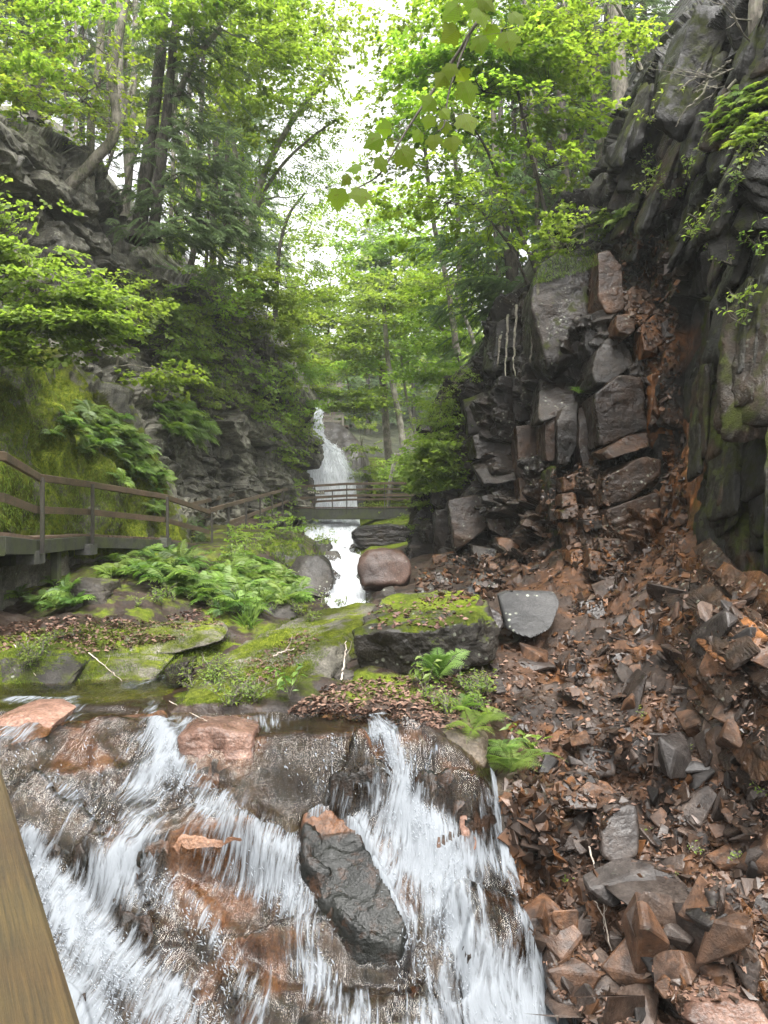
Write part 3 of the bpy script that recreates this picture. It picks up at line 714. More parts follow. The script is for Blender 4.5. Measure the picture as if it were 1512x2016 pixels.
# slanting strata at the foot of the right wall
ST = [([(1318,1168,12),(1350,1172,11.6),(1512,1335,8.8),(1560,1420,8.2),(1500,1400,8.8),(1400,1290,10.4)],.5),
 ([(1310,1215,11.6),(1335,1222,11.2),(1425,1340,9.7),(1480,1460,8.6),(1440,1450,8.7),(1360,1330,10)],.45),
 ([(1395,1190,10.8),(1430,1195,10.4),(1560,1290,8.4),(1600,1400,7.9),(1490,1310,9)],.5),
 ([(1255,1272,10.8),(1302,1280,10.6),(1328,1345,10),(1328,1400,9.5),(1290,1392,9.6),(1268,1345,10.1)],.5),
 ([(1330,1330,10),(1365,1335,9.7),(1430,1470,8.4),(1500,1620,7.2),(1470,1600,7.3),(1380,1460,8.6)],.4),
 ([(1400,1260,9.6),(1440,1270,9.3),(1512,1380,8.2),(1560,1500,7.6),(1480,1420,8.4)],.4),
 ([(1215,1262,11),(1240,1262,10.9),(1262,1400,9.6),(1240,1405,9.6)],.4),
 ([(1400,1540,7.9),(1440,1530,7.8),(1510,1640,6.9),(1480,1660,6.9)],.4),
 ([(1450,1790,6.6),(1475,1770,6.6),(1530,1900,6.1),(1520,1990,5.9),(1480,1900,6.2)],.35),
 ([(1350,1100,11.6),(1400,1095,11),(1420,1180,10.6),(1380,1190,11)],.6),
 ([(1305,1080,12.9),(1330,1040,12.9),(1360,1060,12.5),(1362,1120,12.2),(1342,1110,12.3),(1322,1112,12.5)],.8),
 ([(1470,1130,9.6),(1512,1120,9.2),(1540,1200,8.6),(1480,1210,9.2)],.5)]
mb = MB(); ss = []
for k, (poly, t) in enumerate(ST):
    if k in (0, 1, 2, 4, 5): continue
    V, F = star(poly3([(a_, b_, c_ - .4) for a_, b_, c_ in poly], 9, t, .0), 5, 50, .06, 2.2, 600 + k, chips=6, layer=.1); register(V); mb.add(V, F)
    ss.append(np.full(len(V), rg.uniform(.2, .7)))
dl = P(1512, 1400, 8.0) - P(1320, 1180, 11.3); dl /= np.linalg.norm(dl)
for k in range(46):
    u, v = rg.random(), rg.random(); a_ = np.array([1312, 1180]) * (1 - u) + np.array([1440, 1500]) * u; b_ = np.array([1410, 1090]) * (1 - u) + np.array([1600, 1360]) * u
    q_ = a_ * (1 - v) + b_ * v; c_ = on(q_[0], q_[1], .02); ll = dl + rg.normal(0, .07, 3); ll /= np.linalg.norm(ll)
    nn = np.array([-.62, -.35, .55]) + rg.normal(0, .12, 3); sd_ = np.cross(nn, ll); sd_ /= np.linalg.norm(sd_); nn = np.cross(ll, sd_)
    h_ = np.array([rg.uniform(.35, 1.0), rg.uniform(.12, .3), rg.uniform(.035, .09)])
    cr = np.array([[x, y, z] for x in (-1, 1) for y in (-1, 1) for z in (-1, 1)]) * h_ * rg.uniform(.75, 1.0, (8, 3))
    V, F = star(cr @ np.stack([ll, sd_, nn]) + c_, 5, 60, .08, 2.0, 640 + k, chips=5, layer=.02); register(V); mb.add(V, F); ss.append(np.full(len(V), rg.choice([.1, .3, .8])))
o = obj('slanting_strata', mb, M['butt'], smooth=False, vattr={'moss': np.full(sum(map(len, mb.V)), -.05), 'stain': np.concatenate(ss)}); tag(o, kind='structure')
# ---------------------------------------------------------------- water
def water_mat(name, tint=(.72, .62, .45), foamc=(.25, .27, .29), su=15, sv=1.9, thr=.53, glo=.04, bumps=.9):
    t = NT(name); fl = t.attrv('flow'); fo = t.attr('foam')
    v = t.map(fl, (su, sv, 1)); n = t.noise(v, 1.0, 5, .65, .6); v2 = t.map(fl, (su * 2.1, sv * 1.6, 1)); n2 = t.noise(v2, 1.0, 3, .55, .6)
    nn = t.math('ADD', t.math('MULTIPLY', n, .62), t.math('MULTIPLY', n2, .38))
    f = t.math('ADD', nn, t.math('SUBTRACT', t.math('MULTIPLY', fo, .62), .31))
    mk = t.ramp(f, [(thr - .06, 0.0), (thr + .13, 1.0)])
    nb = t.bump(nn, bumps, .05)
    tr = t.n('ShaderNodeBsdfTransparent'); tr.inputs[0].default_value = (*tint, 1)
    gl = t.n('ShaderNodeBsdfGlossy'); gl.inputs['Roughness'].default_value = glo; gl.inputs[0].default_value = (1, 1, 1, 1); t.l(nb, gl.inputs['Normal'])
    fr = t.n('ShaderNodeFresnel'); fr.inputs[0].default_value = 1.33; t.l(nb, fr.inputs['Normal'])
    m1 = t.n('ShaderNodeMixShader'); t.l(t.math('MULTIPLY', fr, 1.25, True), m1.inputs[0]); t.l(tr, m1.inputs[1]); t.l(gl, m1.inputs[2])
    df = t.n('ShaderNodeBsdfDiffuse'); df.inputs[0].default_value = (*foamc, 1); t.l(nb, df.inputs['Normal'])
    tl = t.n('ShaderNodeBsdfTranslucent'); tl.inputs[0].default_value = (*foamc, 1)
    m2 = t.n('ShaderNodeMixShader'); m2.inputs[0].default_value = .3; t.l(df, m2.inputs[1]); t.l(tl, m2.inputs[2])
    m3 = t.n('ShaderNodeMixShader'); t.l(t.math('MULTIPLY', mk, .93), m3.inputs[0]); t.l(m1, m3.inputs[1]); t.l(m2, m3.inputs[2])
    return t.done(m3)
def foam_mat(a=(.32, .345, .37)):
    t = NT('white_water'); d = t.pr(a, .35, None, .5); tl = t.n('ShaderNodeBsdfTranslucent'); tl.inputs[0].default_value = (.5, .53, .57, 1)
    tr = t.n('ShaderNodeBsdfTransparent'); m0 = t.n('ShaderNodeMixShader'); m0.inputs[0].default_value = .35; t.l(d, m0.inputs[1]); t.l(tl, m0.inputs[2])
    m = t.n('ShaderNodeMixShader'); t.l(t.math('MULTIPLY', t.attr('rnd'), .5), m.inputs[0]); t.l(m0, m.inputs[1]); t.l(tr, m.inputs[2])
    return t.done(m)
M['water'] = water_mat('clear_running_water'); M['foam'] = foam_mat(); M['foamw'] = foam_mat((.85, .88, .9))
M['fallw'] = water_mat('falling_water', (.85, .85, .85), (.76, .79, .82), 7, .5, .37)

CH = [ # channel: (px, py, half-width px), strength
 ([(305,1428,18),(330,1470,22),(318,1530,40),(285,1600,55),(255,1680,60),(215,1740,60)],.92),
 ([(330,1500,26),(420,1600,60),(520,1690,70),(590,1770,60),(620,1850,45)],.85),
 ([(60,1680,34),(95,1760,48),(140,1840,60),(180,1900,70),(270,1960,90),(350,2040,110)],1.25),
 ([(-60,1880,120),(60,1950,150),(150,2060,160)],1.1),
 ([(150,1430,30),(190,1500,30),(200,1560,26)],.55),
 ([(375,1790,24),(420,1860,34),(455,1940,42),(490,2040,55)],1.0),
 ([(560,1740,30),(590,1830,32),(620,1920,34),(680,2040,60)],.9),
 ([(745,1438,26),(785,1530,30),(805,1610,36),(850,1700,50),(885,1790,60),(925,1880,72),(985,1980,85),(1020,2050,90)],1.15),
 ([(700,1640,22),(745,1740,28),(800,1830,34),(830,1930,50),(860,2050,70)],.75),
 ([(968,1535,8),(985,1620,9),(1005,1710,9),(1025,1800,12),(1052,1860,20),(1075,1930,14)],.85),
 ([(520,1452,50),(590,1500,60),(630,1570,50)],.5),
 ([(650,1450,50),(710,1500,55),(745,1570,40)],.55),
 ([(60,1470,50),(110,1560,60),(150,1640,60)],.5),
 ([(250,1375,22),(320,1352,16),(345,1345,10)],.5),
 ([(120,1600,40),(180,1640,50),(280,1720,50),(330,1800,30)],.55),
]
def foam_at(px, py):
    f = np.zeros(len(px))
    for line, s in CH:
        d = segdist(px, py, line); f = np.maximum(f, s * np.clip(1.25 - d * .75, 0, 1))
    return f
sel_r = np.where((ys > 4.3) & (ys < 12.5))[0]; sel_c = np.where((us > -420) & (us < 1180))[0]
Sg = GROUND[np.ix_(sel_r, sel_c)]; shp = Sg.shape[:2]
gz = Sg[..., 2].ravel(); zb = blur(gz.copy(), shp, 6) * .85 + blur(gz.copy(), shp, 40) * .15
sx, sy = Sg[..., 0].ravel(), Sg[..., 1].ravel(); spx = sx / sy * F_ + 756; spy = 1008 - zb / sy * F_
WPOLY = [(-420, 1330), (0, 1348), (200, 1340), (340, 1322), (400, 1332), (345, 1375), (320, 1402), (345, 1418), (780, 1408), (860, 1450), (930, 1500), (975, 1535), (1000, 1650), (1040, 1780), (1100, 1900), (1180, 2016), (1250, 2800), (-420, 2800)]
poolw = blur(inpoly(spx, spy, [(-420, 1300), (420, 1300), (345, 1375), (330, 1398), (780, 1396), (790, 1418), (500, 1416), (330, 1428), (230, 1415), (0, 1422), (-420, 1425)]).astype(float), shp, 5)
wz = zb + .06 + .02 * fbm(np.stack([sx * 4, sy * 2, zb * 2], 1), 1.5, 3, 4)
wz = wz * (1 - poolw) + (-2.2 + .012 * fbm(np.stack([sx * 3, sy * 5, zb * 0], 1), 2.0, 4, 9)) * poolw
wm = blur(inpoly(spx, spy, WPOLY).astype(float), shp, 2)
fo = foam_at(spx, spy)
wz = wz + .06 * np.clip(fo, 0, 1.2) * (1 - poolw)
cst = inpoly(spx, spy, CASC)
wz = np.where(wm > .5, wz, gz - .25); wz = wz - .13 * blur(inpoly(spx, spy, BPOLY).astype(float), shp, 1)
slen = -(sy + zb * 1.2)
wrp = fbm(np.stack([sx, sy, zb], 1), .8, 3, 6) * .12
flow = np.stack([sx + wrp + .18 * slen * smooth01(spx, 760, 400), slen, zb * 0], 1)
foamA = np.where(cst, np.clip(fo, 0, 1.3) ** 1.2 * .34 + .33 + .34 * fbm(np.stack([sx, sy, zb], 1), 1.3, 3, 66), .02 + .9 * fo * 1.0)
foamA = blur(foamA, shp, 1)
GFs = gridF(*shp); keep = (wm[GFs].min(1) > .5)
Vw = np.stack([sx, sy, wz], 1)
def gY(px, py, lo=4.3, hi=12.5):
    a = np.full(len(px), lo); b = np.full(len(px), hi)
    for _ in range(16):
        m = (a + b) / 2; f = ground_z((px - 756) / F_ * m, m) - (1008 - py) / F_ * m
        a = np.where(f < 0, m, a); b = np.where(f < 0, b, m)
    return a
_OCT = np.array([[0, 0, -1], [1, 0, .1], [0, 1, .1], [-1, 0, .1], [0, -1, .1], [0, 0, 1.0]]); _OCF = np.array([[0, 2, 1], [0, 3, 2], [0, 4, 3], [0, 1, 4], [5, 1, 2], [5, 2, 3], [5, 3, 4], [5, 4, 1]])
def strands(mb, C, T, L, W, rnd, mat=1):
    T = T / (np.linalg.norm(T, axis=1)[:, None] + 1e-9); S = np.cross(T, [.2, .1, 1.0]); S /= np.linalg.norm(S, axis=1)[:, None] + 1e-9; U = np.cross(S, T)
    V = C[:, None] + _OCT[None, :, 0, None] * S[:, None] * W[:, None, None] + _OCT[None, :, 1, None] * U[:, None] * W[:, None, None] + _OCT[None, :, 2, None] * T[:, None] * L[:, None, None]
    F = _OCF[None] + 6 * np.arange(len(C))[:, None, None]
    mb.add(V.reshape(-1, 3), F.reshape(-1, 3), mat, np.repeat(rnd, 8))
rg = np.random.default_rng(12)
mb = MB(); mb.add(Vw, GFs[keep], 0)
sp, sq = [], []
for line, s in CH:
    ln = sum(math.hypot(b[0] - a[0], b[1] - a[1]) for a, b in zip(line[:-1], line[1:])); wav = np.mean([q[2] for q in line])
    n = int(ln * wav * .06 * s ** 1.9)
    A = spline(np.array(line, float), 60); t = rg.uniform(0, 58.9, n); i = t.astype(int); f = (t - i)[:, None]
    Q = A[i] * (1 - f) + A[i + 1] * f; tan = A[i + 1] - A[i]; tan = tan[:, :2] / np.linalg.norm(tan[:, :2], axis=1)[:, None]
    off = rg.normal(0, .6, n) * Q[:, 2]; nrm = np.stack([-tan[:, 1], tan[:, 0]], 1)
    p = Q[:, :2] + nrm * off[:, None] * (1, .35); sp.append(p); sq.append(tan + rg.normal(0, .1, (n, 2)))
p = np.concatenate(sp); tan = np.concatenate(sq); m = (p[:, 1] > 1436) & (p[:, 1] < 2060) & (p[:, 0] > -100); p, tan = p[m], tan[m]
# cluster the drops so that the water tears into tongues
cl = fbm(np.stack([p[:, 0] / 16, p[:, 1] / 60, p[:, 0] * 0], 1), 1, 3, 5); m = cl > rg.uniform(-.3, .5, len(cl)); p, tan = p[m], tan[m]
Y1 = gY(p[:, 0], p[:, 1]); q2 = p + tan * 25; Y2 = gY(q2[:, 0], q2[:, 1])
C0 = PP(np.column_stack([p, Y1])); C1 = PP(np.column_stack([q2, Y2])); T = C1 - C0
nC = len(C0); lift = np.abs(rg.normal(0, .045, nC)) + .03
C0 = C0 + np.stack([lift * 0, -lift * .6, lift * .8], 1)
strands(mb, C0, T + rg.normal(0, .05, (nC, 3)), rg.uniform(.004, .034, nC) * rg.uniform(.4, 1.2, nC), rg.uniform(.0016, .006, nC), rg.random(nC))
nv = sum(map(len, mb.V)); pad = nv - len(Vw)
me_attr = {'flow': np.concatenate([flow, np.zeros((pad, 3))]), 'foam': np.concatenate([foamA, np.ones(pad)])}
o = obj('stream_water', mb, [M['water'], M['foam']], smooth=True, vattr=me_attr); tag(o, kind='structure')

# the falls and the run below them
rowsW = [[(614,812,40.5),(620,811,40.5),(626,812,40.5),(633,815,40.5)],
 [(618,822,39.7),(622,821,39.6),(628,822,39.6),(634,826,39.7)],
 [(618,868,39.3),(624,866,39.1),(632,867,39.1),(640,872,39.2)],
 [(606,890,39.0),(624,885,38.5),(650,887,38.5),(674,896,38.8)],
 [(602,940,38.7),(626,935,38.1),(664,935,38.1),(698,945,38.5)],
 [(600,1000,38.4),(630,998,38.0),(665,998,38.0),(704,1003,38.3)],
 [(598,1022,37.6),(630,1021,37.4),(665,1021,37.4),(708,1023,37.5)],
 [(598,1038,35.4),(628,1037,35.2),(665,1037,35.2),(708,1038,35.3)],
 [(604,1060,31.6),(640,1060,31.2),(672,1060,31.2),(705,1062,31.4)],
 [(632,1092,26),(655,1092,25.8),(682,1092,25.8),(712,1092,26)],
 [(640,1130,21.2),(660,1130,21.2),(685,1130,21.2),(716,1130,21.4)],
 [(640,1180,17.4),(662,1180,17.3),(690,1180,17.3),(720,1180,17.4)],
 [(640,1215,15),(662,1215,15),(690,1215,15),(720,1215,15)]]
Gd = dense(PP(rowsW), 260, 60); Vf = Gd.reshape(-1, 3); Nf = gnormal(Gd).reshape(-1, 3)
fpx = Vf[:, 0] / Vf[:, 1] * F_ + 756; fpy = 1008 - Vf[:, 2] / Vf[:, 1] * F_
arc = np.repeat(np.concatenate([[0], np.cumsum(np.linalg.norm(np.diff(Gd[:, 30], axis=0), axis=1))]), 60)
uu = np.tile(np.linspace(0, 1, 60), 260) * 4
Vf = Vf - Nf * 0 + np.array([0, -1, .3]) * (fbm(np.stack([uu * 2.2, arc * .5, uu * 0], 1), 1, 4, 9) * .16)[:, None]
mb = MB(); mb.add(Vf, gridF(260, 60), 0)
n = 9000; i = rg.integers(0, 255, n); j = rg.integers(0, 59, n); a = Gd[i, j] + rg.normal(0, .06, (n, 3)); T = Gd[i + 3, j] - Gd[i, j]
sz = a[:, 1] / 37
dens = (i > 30) | (rg.random(n) > .5); a, T, sz = a[dens], T[dens], sz[dens]; n = len(a)
strands(mb, a + np.array([0, -.18, .1]), T + rg.normal(0, .05, (n, 3)), rg.uniform(.05, .3, n) * sz, rg.uniform(.005, .016, n) * sz, rg.random(n))
nv = sum(map(len, mb.V)); pad = nv - len(Vf)
fa = np.where(fpy < 1010, .95 - .35 * smooth01(fpx, 640, 700), .78)
o = obj('waterfall', mb, [M['fallw'], M['foamw']], smooth=True, vattr={'flow': np.concatenate([np.stack([uu, arc, uu * 0], 1), np.zeros((pad, 3))]), 'foam': np.concatenate([fa, np.ones(pad)])}); tag(o, kind='structure')

# ---------------------------------------------------------------- boulders: each one a thing
def rockthing(name, V, F, mat, label, cat, group=None, moss=None, stain=None, smooth=False, reg=True):
    if reg: register(V)
    og = np.array([V[:, 0].mean(), V[:, 1].mean(), V[:, 2].min()]); mb = MB(); mb.add(V, F)
    va = {'moss': np.zeros(len(V)) if moss is None else (moss(V) if callable(moss) else np.full(len(V), float(moss))), 'stain': np.zeros(len(V)) if stain is None else np.full(len(V), float(stain))}
    o = obj(name, mb, mat, smooth=smooth, vattr=va, origin=og); tag(o, label, cat, group); return o
V, F = star(poly3([(703,1130),(706,1098),(722,1083),(755,1080),(792,1082),(808,1100),(813,1140),(806,1170),(712,1172)], 17.2, 1.5, .5), 5, 22, .06, 1.8, 41, chips=5)
rockthing('boulder', V, F, M['redrock'], 'big smooth reddish brown boulder beside the white water below the footbridge', 'boulder', smooth=True)
V, F = star(poly3([(815,1160),(822,1138),(850,1126),(885,1128),(912,1145),(920,1180),(815,1182)], 15.6, 1.3, .9), 5, 12, .03, 1.4, 42, chips=2)
rockthing('boulder', V, F, M['boulder'], 'low rounded speckled grey boulder right of the big reddish boulder', 'boulder', moss=-.35, smooth=True)
V, F = star(poly3([(560,1130),(585,1094),(625,1090),(648,1112),(658,1146),(648,1178),(600,1176),(565,1160)], 18.0, 1.6, .7), 5, 24, .05, 1.5, 43, chips=5)
rockthing('boulder', V, F, M['boulder'], 'angular brown boulder with a mossy top on the left bank of the white water', 'boulder', moss=.0)
V, F = star(poly3([(500,1110),(530,1070),(590,1068),(610,1100),(580,1130),(520,1135)], 19.6, 1.6, .9), 5, 20, .06, 1.5, 44, chips=5)
rockthing('boulder', V, F, M['boulder'], 'moss covered mound of rock left of the angular brown boulder', 'boulder', moss=.35)
V, F = star(poly3([(612,1078),(620,1066),(645,1060),(655,1078),(640,1092),(618,1092)], 25.5, 1.0, .9), 4, 20, .05, 1.5, 45)
rockthing('boulder', V, F, M['boulder'], 'wet rock splashed with white water, upper of the two in the run below the footbridge', 'boulder', moss=-.6)
V, F = star(poly3([(625,1095),(640,1086),(662,1085),(672,1100),(665,1112),(635,1112)], 24.4, 1.0, .9), 4, 20, .05, 1.5, 46)
rockthing('boulder', V, F, M['boulder'], 'wet dark rock, lower of the two in the run below the footbridge', 'boulder', moss=-.6)
V, F = star(poly3([(690,1050),(700,1038),(760,1034),(808,1036),(812,1090),(760,1088),(697,1082)], 26.0, 2.6, .2), 5, 28, .06, 1.6, 47, chips=5, layer=.1)
rockthing('rock_ledge', V, F, M['butt'], 'black wet rock ledge under the right end of the footbridge', 'rock', moss=.12)
V, F = star(poly3([(630,832),(650,826),(680,838),(722,880),(738,940),(742,1000),(640,1004),(622,960),(622,880)], 41.0, 5.0, .7), 6, 18, .05, 1.5, 48, chips=4)
rockthing('rock_dome', V, F, M['boulder'], 'tall rounded rock dome the falls pour down beside, upper railing on its top', 'rock', moss=-.12)
V, F = star([P(600,812,40), P(560,760,39), P(612,800,38.5), P(620,830,39.4), P(600,1010,39.4), P(560,1010,38), P(625,1010,41), P(540,800,42), P(625,815,43)], 5, 20, .05, 1.5, 49)
rockthing('rock_ledge', V, F, M['cliff'], 'dark rock shoulder left of the lip of the falls', 'rock', moss=-.1)

# the two great mossy slabs in the middle
tp = [(322,1383,8.85),(352,1350,9.4),(400,1316,10.3),(470,1262,11.8),(560,1212,13.3),(640,1186,14.2),(738,1172,14.0),(752,1186,12.8),(700,1232,11.2),(672,1262,10.4),(640,1300,9.7),(575,1345,9.15),(480,1378,8.75)]
bt = [(312,1402,8.8),(470,1412,8.65),(590,1378,9.0),(668,1345,9.5),(700,1320,10.2),(600,1300,12.5),(430,1330,11.0),(745,1230,13)]
V, F = star(PP(tp + bt), 6, 18, .075, 3.2, 51, chips=6)
rockthing('mossy_slab', V, F, M['mossy'], 'long sloping slab covered in yellow green moss in the middle of the gorge', 'rock slab', moss=lambda V: np.full(len(V), .22) + .12 * fbm(V, 1.6, 3, 18) + .1 * fbm(V, .9, 3, 8), smooth=True)
tp = [(686,1250,9.6),(760,1243,9.4),(870,1240,9.35),(945,1222,9.5),(972,1200,9.9),(940,1172,11.2),(880,1163,12),(775,1163,12),(748,1185,11.2),(700,1228,10.2)]
bt = [(692,1310,9.75),(700,1334,9.7),(830,1328,9.4),(930,1316,9.4),(978,1296,9.7),(985,1250,9.9),(900,1280,12),(760,1290,12)]
V, F = star(PP(tp + bt), 6, 34, .07, 3.4, 52, chips=5, layer=.02, cmin=.9)
rockthing('flat_boulder', V, F, M['boulder'], 'large flat topped boulder with moss and dead leaves on top, dark undercut front', 'boulder',
          moss=lambda V: np.where(V[:, 2] > -1.66, .34 + .3 * fbm(V, 1.2, 3, 5), -.3))
V, F = star(poly3([(980,1172),(1000,1163),(1094,1165),(1102,1188),(1085,1235),(1046,1258),(1004,1245),(990,1210)], 11.0, .6, 1.3), 6, 26, .015, 1.2, 53, chips=2)
rockthing('grey_slab', V, F, M['greyslab'], 'smooth dark grey slab with pale specks tipped up at the foot of the buttress', 'rock slab')
V, F = star(poly3([(1052,1192),(1064,1180),(1082,1184),(1080,1196),(1058,1202)], 11.2, .2, .5), 3, 30, .04, 2, 54)
rockthing('rock', V, F, M['talus'], 'small dark rock lying on the tipped grey slab', 'rock')
V, F = star(poly3([(918,1160),(935,1150),(948,1155),(945,1172),(926,1178)], 13.6, .3, .5), 3, 24, .04, 2, 55)
rockthing('rock', V, F, M['greyslab'], 'pale angular rock between the speckled boulder and the grey slab', 'rock')
V, F = star(poly3([(925,1150),(945,1130),(975,1135),(980,1155),(950,1160)], 14.2, .6, .9), 4, 24, .05, 2, 56)
rockthing('rock', V, F, M['boulder'], 'flat grey rock with a pale lichen spot behind the pale angular rock', 'rock', moss=-.4)
V, F = star(poly3([(930,1195),(952,1186),(996,1215),(1000,1240),(975,1250),(945,1240)], 11.0, .7, .5), 4, 24, .05, 2, 57)
rockthing('rock', V, F, M['talus'], 'rough brown rock wedged between the flat boulder and the grey slab', 'rock')
V, F = star(poly3([(315,1325),(335,1308),(372,1302),(372,1330),(345,1350),(320,1350)], 10.2, .6, .1), 4, 24, .05, 2, 58)
rockthing('rock', V, F, M['butt'], 'dark square rock at the mouth of the side channel', 'rock', moss=-.2)
for k, (poly, Y0, t, tilt, mo, lab) in enumerate([
 ([(0,1280),(60,1265),(130,1280),(160,1310),(140,1348),(0,1362),(-60,1350)],10.0,1.2,.8,.34,'dark mossy boulder at the left edge of the pool'),
 ([(30,1270),(60,1245),(110,1240),(140,1262),(150,1300),(60,1300)],11.0,1.0,.8,.25,'squared rock with dead leaves on top behind the dark mossy boulder'),
 ([(105,1262),(115,1245),(140,1250),(148,1295),(120,1300)],10.7,.6,.2,.1,'upright pointed rock among the dead leaves of the left bank'),
 ([(200,1245),(222,1222),(240,1228),(242,1262),(212,1262)],11.6,.6,.4,-.45,'reddish bare rock showing in the mossy left bank'),
 ([(60,1330),(160,1305),(240,1300),(330,1310),(300,1340),(180,1350),(60,1352)],10.1,1.0,1.2,.9,'low moss covered rock shelf along the pool'),
 ([(170,1260),(300,1240),(420,1240),(440,1262),(330,1290),(180,1290)],11.2,1.2,1.0,.9,'upper moss covered rock shelf on the left bank'),
 ([(120,1160),(150,1140),(200,1150),(215,1225),(130,1230)],12.4,1.0,.2,.15,'mossy block in the bank under the ferns'),
 ([(460,1215),(500,1185),(570,1190),(590,1215),(540,1240),(470,1240)],13.6,1.0,.9,.1,'grey rock with an undercut front behind the long mossy slab'),
 ([(655,1335),(672,1322),(698,1330),(690,1345),(660,1345)],9.2,.3,.4,-.4,'small grey rock between the two mossy slabs'),
 ([(745,1170),(755,1160),(775,1155),(782,1172),(760,1178)],15.0,.4,.4,-.4,'small brown rock below the big reddish boulder')]):
    V, F = star(poly3(poly, Y0, t, tilt), 5 if k < 8 else 3, 20, .06, 2.0, 700 + k, chips=5, layer=.04)
    rockthing('rock', V, F, M['mossy'] if mo > .5 else M['boulder'], lab, 'rock', moss=mo if mo < .5 else .2, smooth=mo > .5)

# cascade blocks
for k, (poly, Y0, t, tilt, mat, lab) in enumerate([
 ([(342,1442),(355,1432),(430,1434),(500,1444),(503,1540),(440,1562),(372,1556),(350,1500)],7.55,.8,.35,'pinkb','pink square block standing dry at the lip of the cascade'),
 ([(820,1450),(900,1440),(968,1460),(965,1530),(900,1545),(850,1500)],7.5,.8,.7,'boulder2','moss topped rock at the right end of the lip'),
 ([(905,1610),(930,1600),(940,1660),(925,1712),(908,1700)],6.85,.4,.2,'pinkb','narrow pink rock rising beside the right chute'),
 ([(975,1570),(1040,1555),(1060,1600),(1050,1700),(1010,1700),(985,1640)],7.1,.9,.3,'boulder2','cracked rock under the large fern'),
 ([(1060,1590),(1095,1560),(1105,1600),(1110,1720),(1080,1740),(1065,1690)],7.0,.8,.1,'boulder2','upright mossy rock pillar right of the cascade'),
 ([(640,1945),(700,1920),(780,1925),(830,1960),(840,2030),(680,2030)],5.95,.6,.9,'cascade','brown wet rock at the foot of the cascade'),
 ([(-60,1440),(-10,1412),(60,1404),(112,1420),(90,1450),(0,1475)],7.9,.8,1.2,'pinkb','orange brown rounded rock in the pool by the handrail')]):
    if mat == 'pinkb' and 'pinkb' not in M:
        M['pinkb'] = rock_mat('pink_granite', ((.045, .026, .018), (.17, .095, .068), (.3, .195, .15)), moss=-.5, wet=.25, lichen=0, bumpd=.05)
        M['blackb'] = rock_mat('black_wet_moss_rock', ((.006, .007, .005), (.014, .015, .01), (.05, .04, .03)), moss=-.1, wet=.2, lichen=0, mosscol=((.006, .009, .004), (.018, .024, .008)), bumpd=.08)
        M['boulder2'] = rock_mat('brown_mossy_rock', ((.04, .032, .024), (.11, .085, .06), (.22, .18, .14)), moss=-.02, mossn=.4, wet=.3, lichen=.2, bumpd=.06)
    V, F = star(poly3(poly, Y0, t, tilt), 6 if k < 1 else 5, 30, .07, 1.8, 740 + k, chips=7, layer=.015)
    rockthing('rock', V, F, M[mat], lab, 'rock', smooth=False)
# ---------------------------------------------------------------- boardwalk, footbridge, stairs
def postpart(root, p, top, w=.06, name='post', mat='steel', d=None):
    mb = MB(); beam(mb, p, (p[0], p[1], top), w, d or w, 0, up=(0, 1, 0)); return part(name, mb, M[mat], root)
# edge of the deck nearest the stream (top of deck)
E = [P(-420, 1030, 7.4), P(-200, 1040, 8.8), P(0, 1048, 10.6), P(63, 1057, 13.2), P(165, 1051, 16.0), P(320, 1059, 19.0), P(408, 1076, 22.6), P(446, 1063, 24.4)]
Eb = [.3, .32, .24, .27, .24, .24, .26, .24]
root = empty('boardwalk', E[3]); tag(root, 'long wooden boardwalk with plank rails hugging the mossy wall on the left', 'boardwalk')
mb = MB()
for a, b in zip(E[:-1], E[1:]):
    L = np.linalg.norm(b - a); t = (b - a) / L; s = np.array([-1.0, .18, 0]); s /= np.linalg.norm(s)
    n = max(2, int(L / .16))
    for i in range(n):
        c = a + t * (i + .5) * L / n; beam(mb, c + s * -.03 + [0, 0, -.022], c + s * 1.5 + [0, 0, -.022], L / n - .012, .042, 0)
part('deck', mb, M['deck'], root)
for k, (a, b) in enumerate(zip(E[:-1], E[1:])):
    mb = MB(); h = (Eb[k] + Eb[k + 1]) / 2; of = np.array([.045, 0, -.052 - h / 2]); beam(mb, a + of, b + of - (b - a) * .004, .07, h); part('beam', mb, M['beamw'], root)
    mb = MB(); of = np.array([-1.3, .2, -.06 - h / 2]); beam(mb, a + of, b + of, .08, h); part('beam', mb, M['beamw'], root)
RT = [P(-420, 830, 7.4), P(-200, 868, 8.8), P(0, 893, 10.6), P(72, 936, 13.2), P(172, 950, 16.0), P(321, 975, 19.0), P(410, 1006, 22.6)]
RM = [P(-420, 930, 7.4), P(-200, 955, 8.8), P(0, 974, 10.6), P(66, 999, 13.2), P(168, 1004, 16.0), P(319, 1020, 19.0), P(409, 1045, 22.6)]
for nm, RR, w, h in (('handrail', RT, .14, .13), ('rail_board', RM, .045, .13)):
    for a, b in zip(RR[:-1], RR[1:]):
        mb = MB(); beam(mb, a + np.array([.05, 0, -.04]), b + np.array([.05, 0, -.04]), w * .5, h); part(nm, mb, M['railw'], root)
for px, Y0, zt, zb in ((-200, 8.8, 868, 1090), (71, 13.2, 940, 1090), (172, 16.0, 953, 1072), (321, 19.0, 978, 1062), (410, 22.6, 1009, 1080), (443, 24.4, 1000, 1075)):
    p = P(px, zb, Y0); postpart(root, p + [.11, 0, 0], P(px, zt, Y0)[2], .065)
for px, py, Y0 in ((-200, 1095, 8.9), (55, 1098, 13.1), (166, 1082, 15.9), (318, 1068, 18.9), (405, 1098, 22.6)):
    mb = MB(); c = P(px, py, Y0); box(mb, c + [0, .1, 0], (.32, .4, .22)); part('footing', mb, M['conc'], root)
    mb = MB(); beam(mb, c + [-.3, .1, -.05], c + [-1.7, .35, -.05], .14, .2, 0); part('crossbeam', mb, M['beamw'], root)
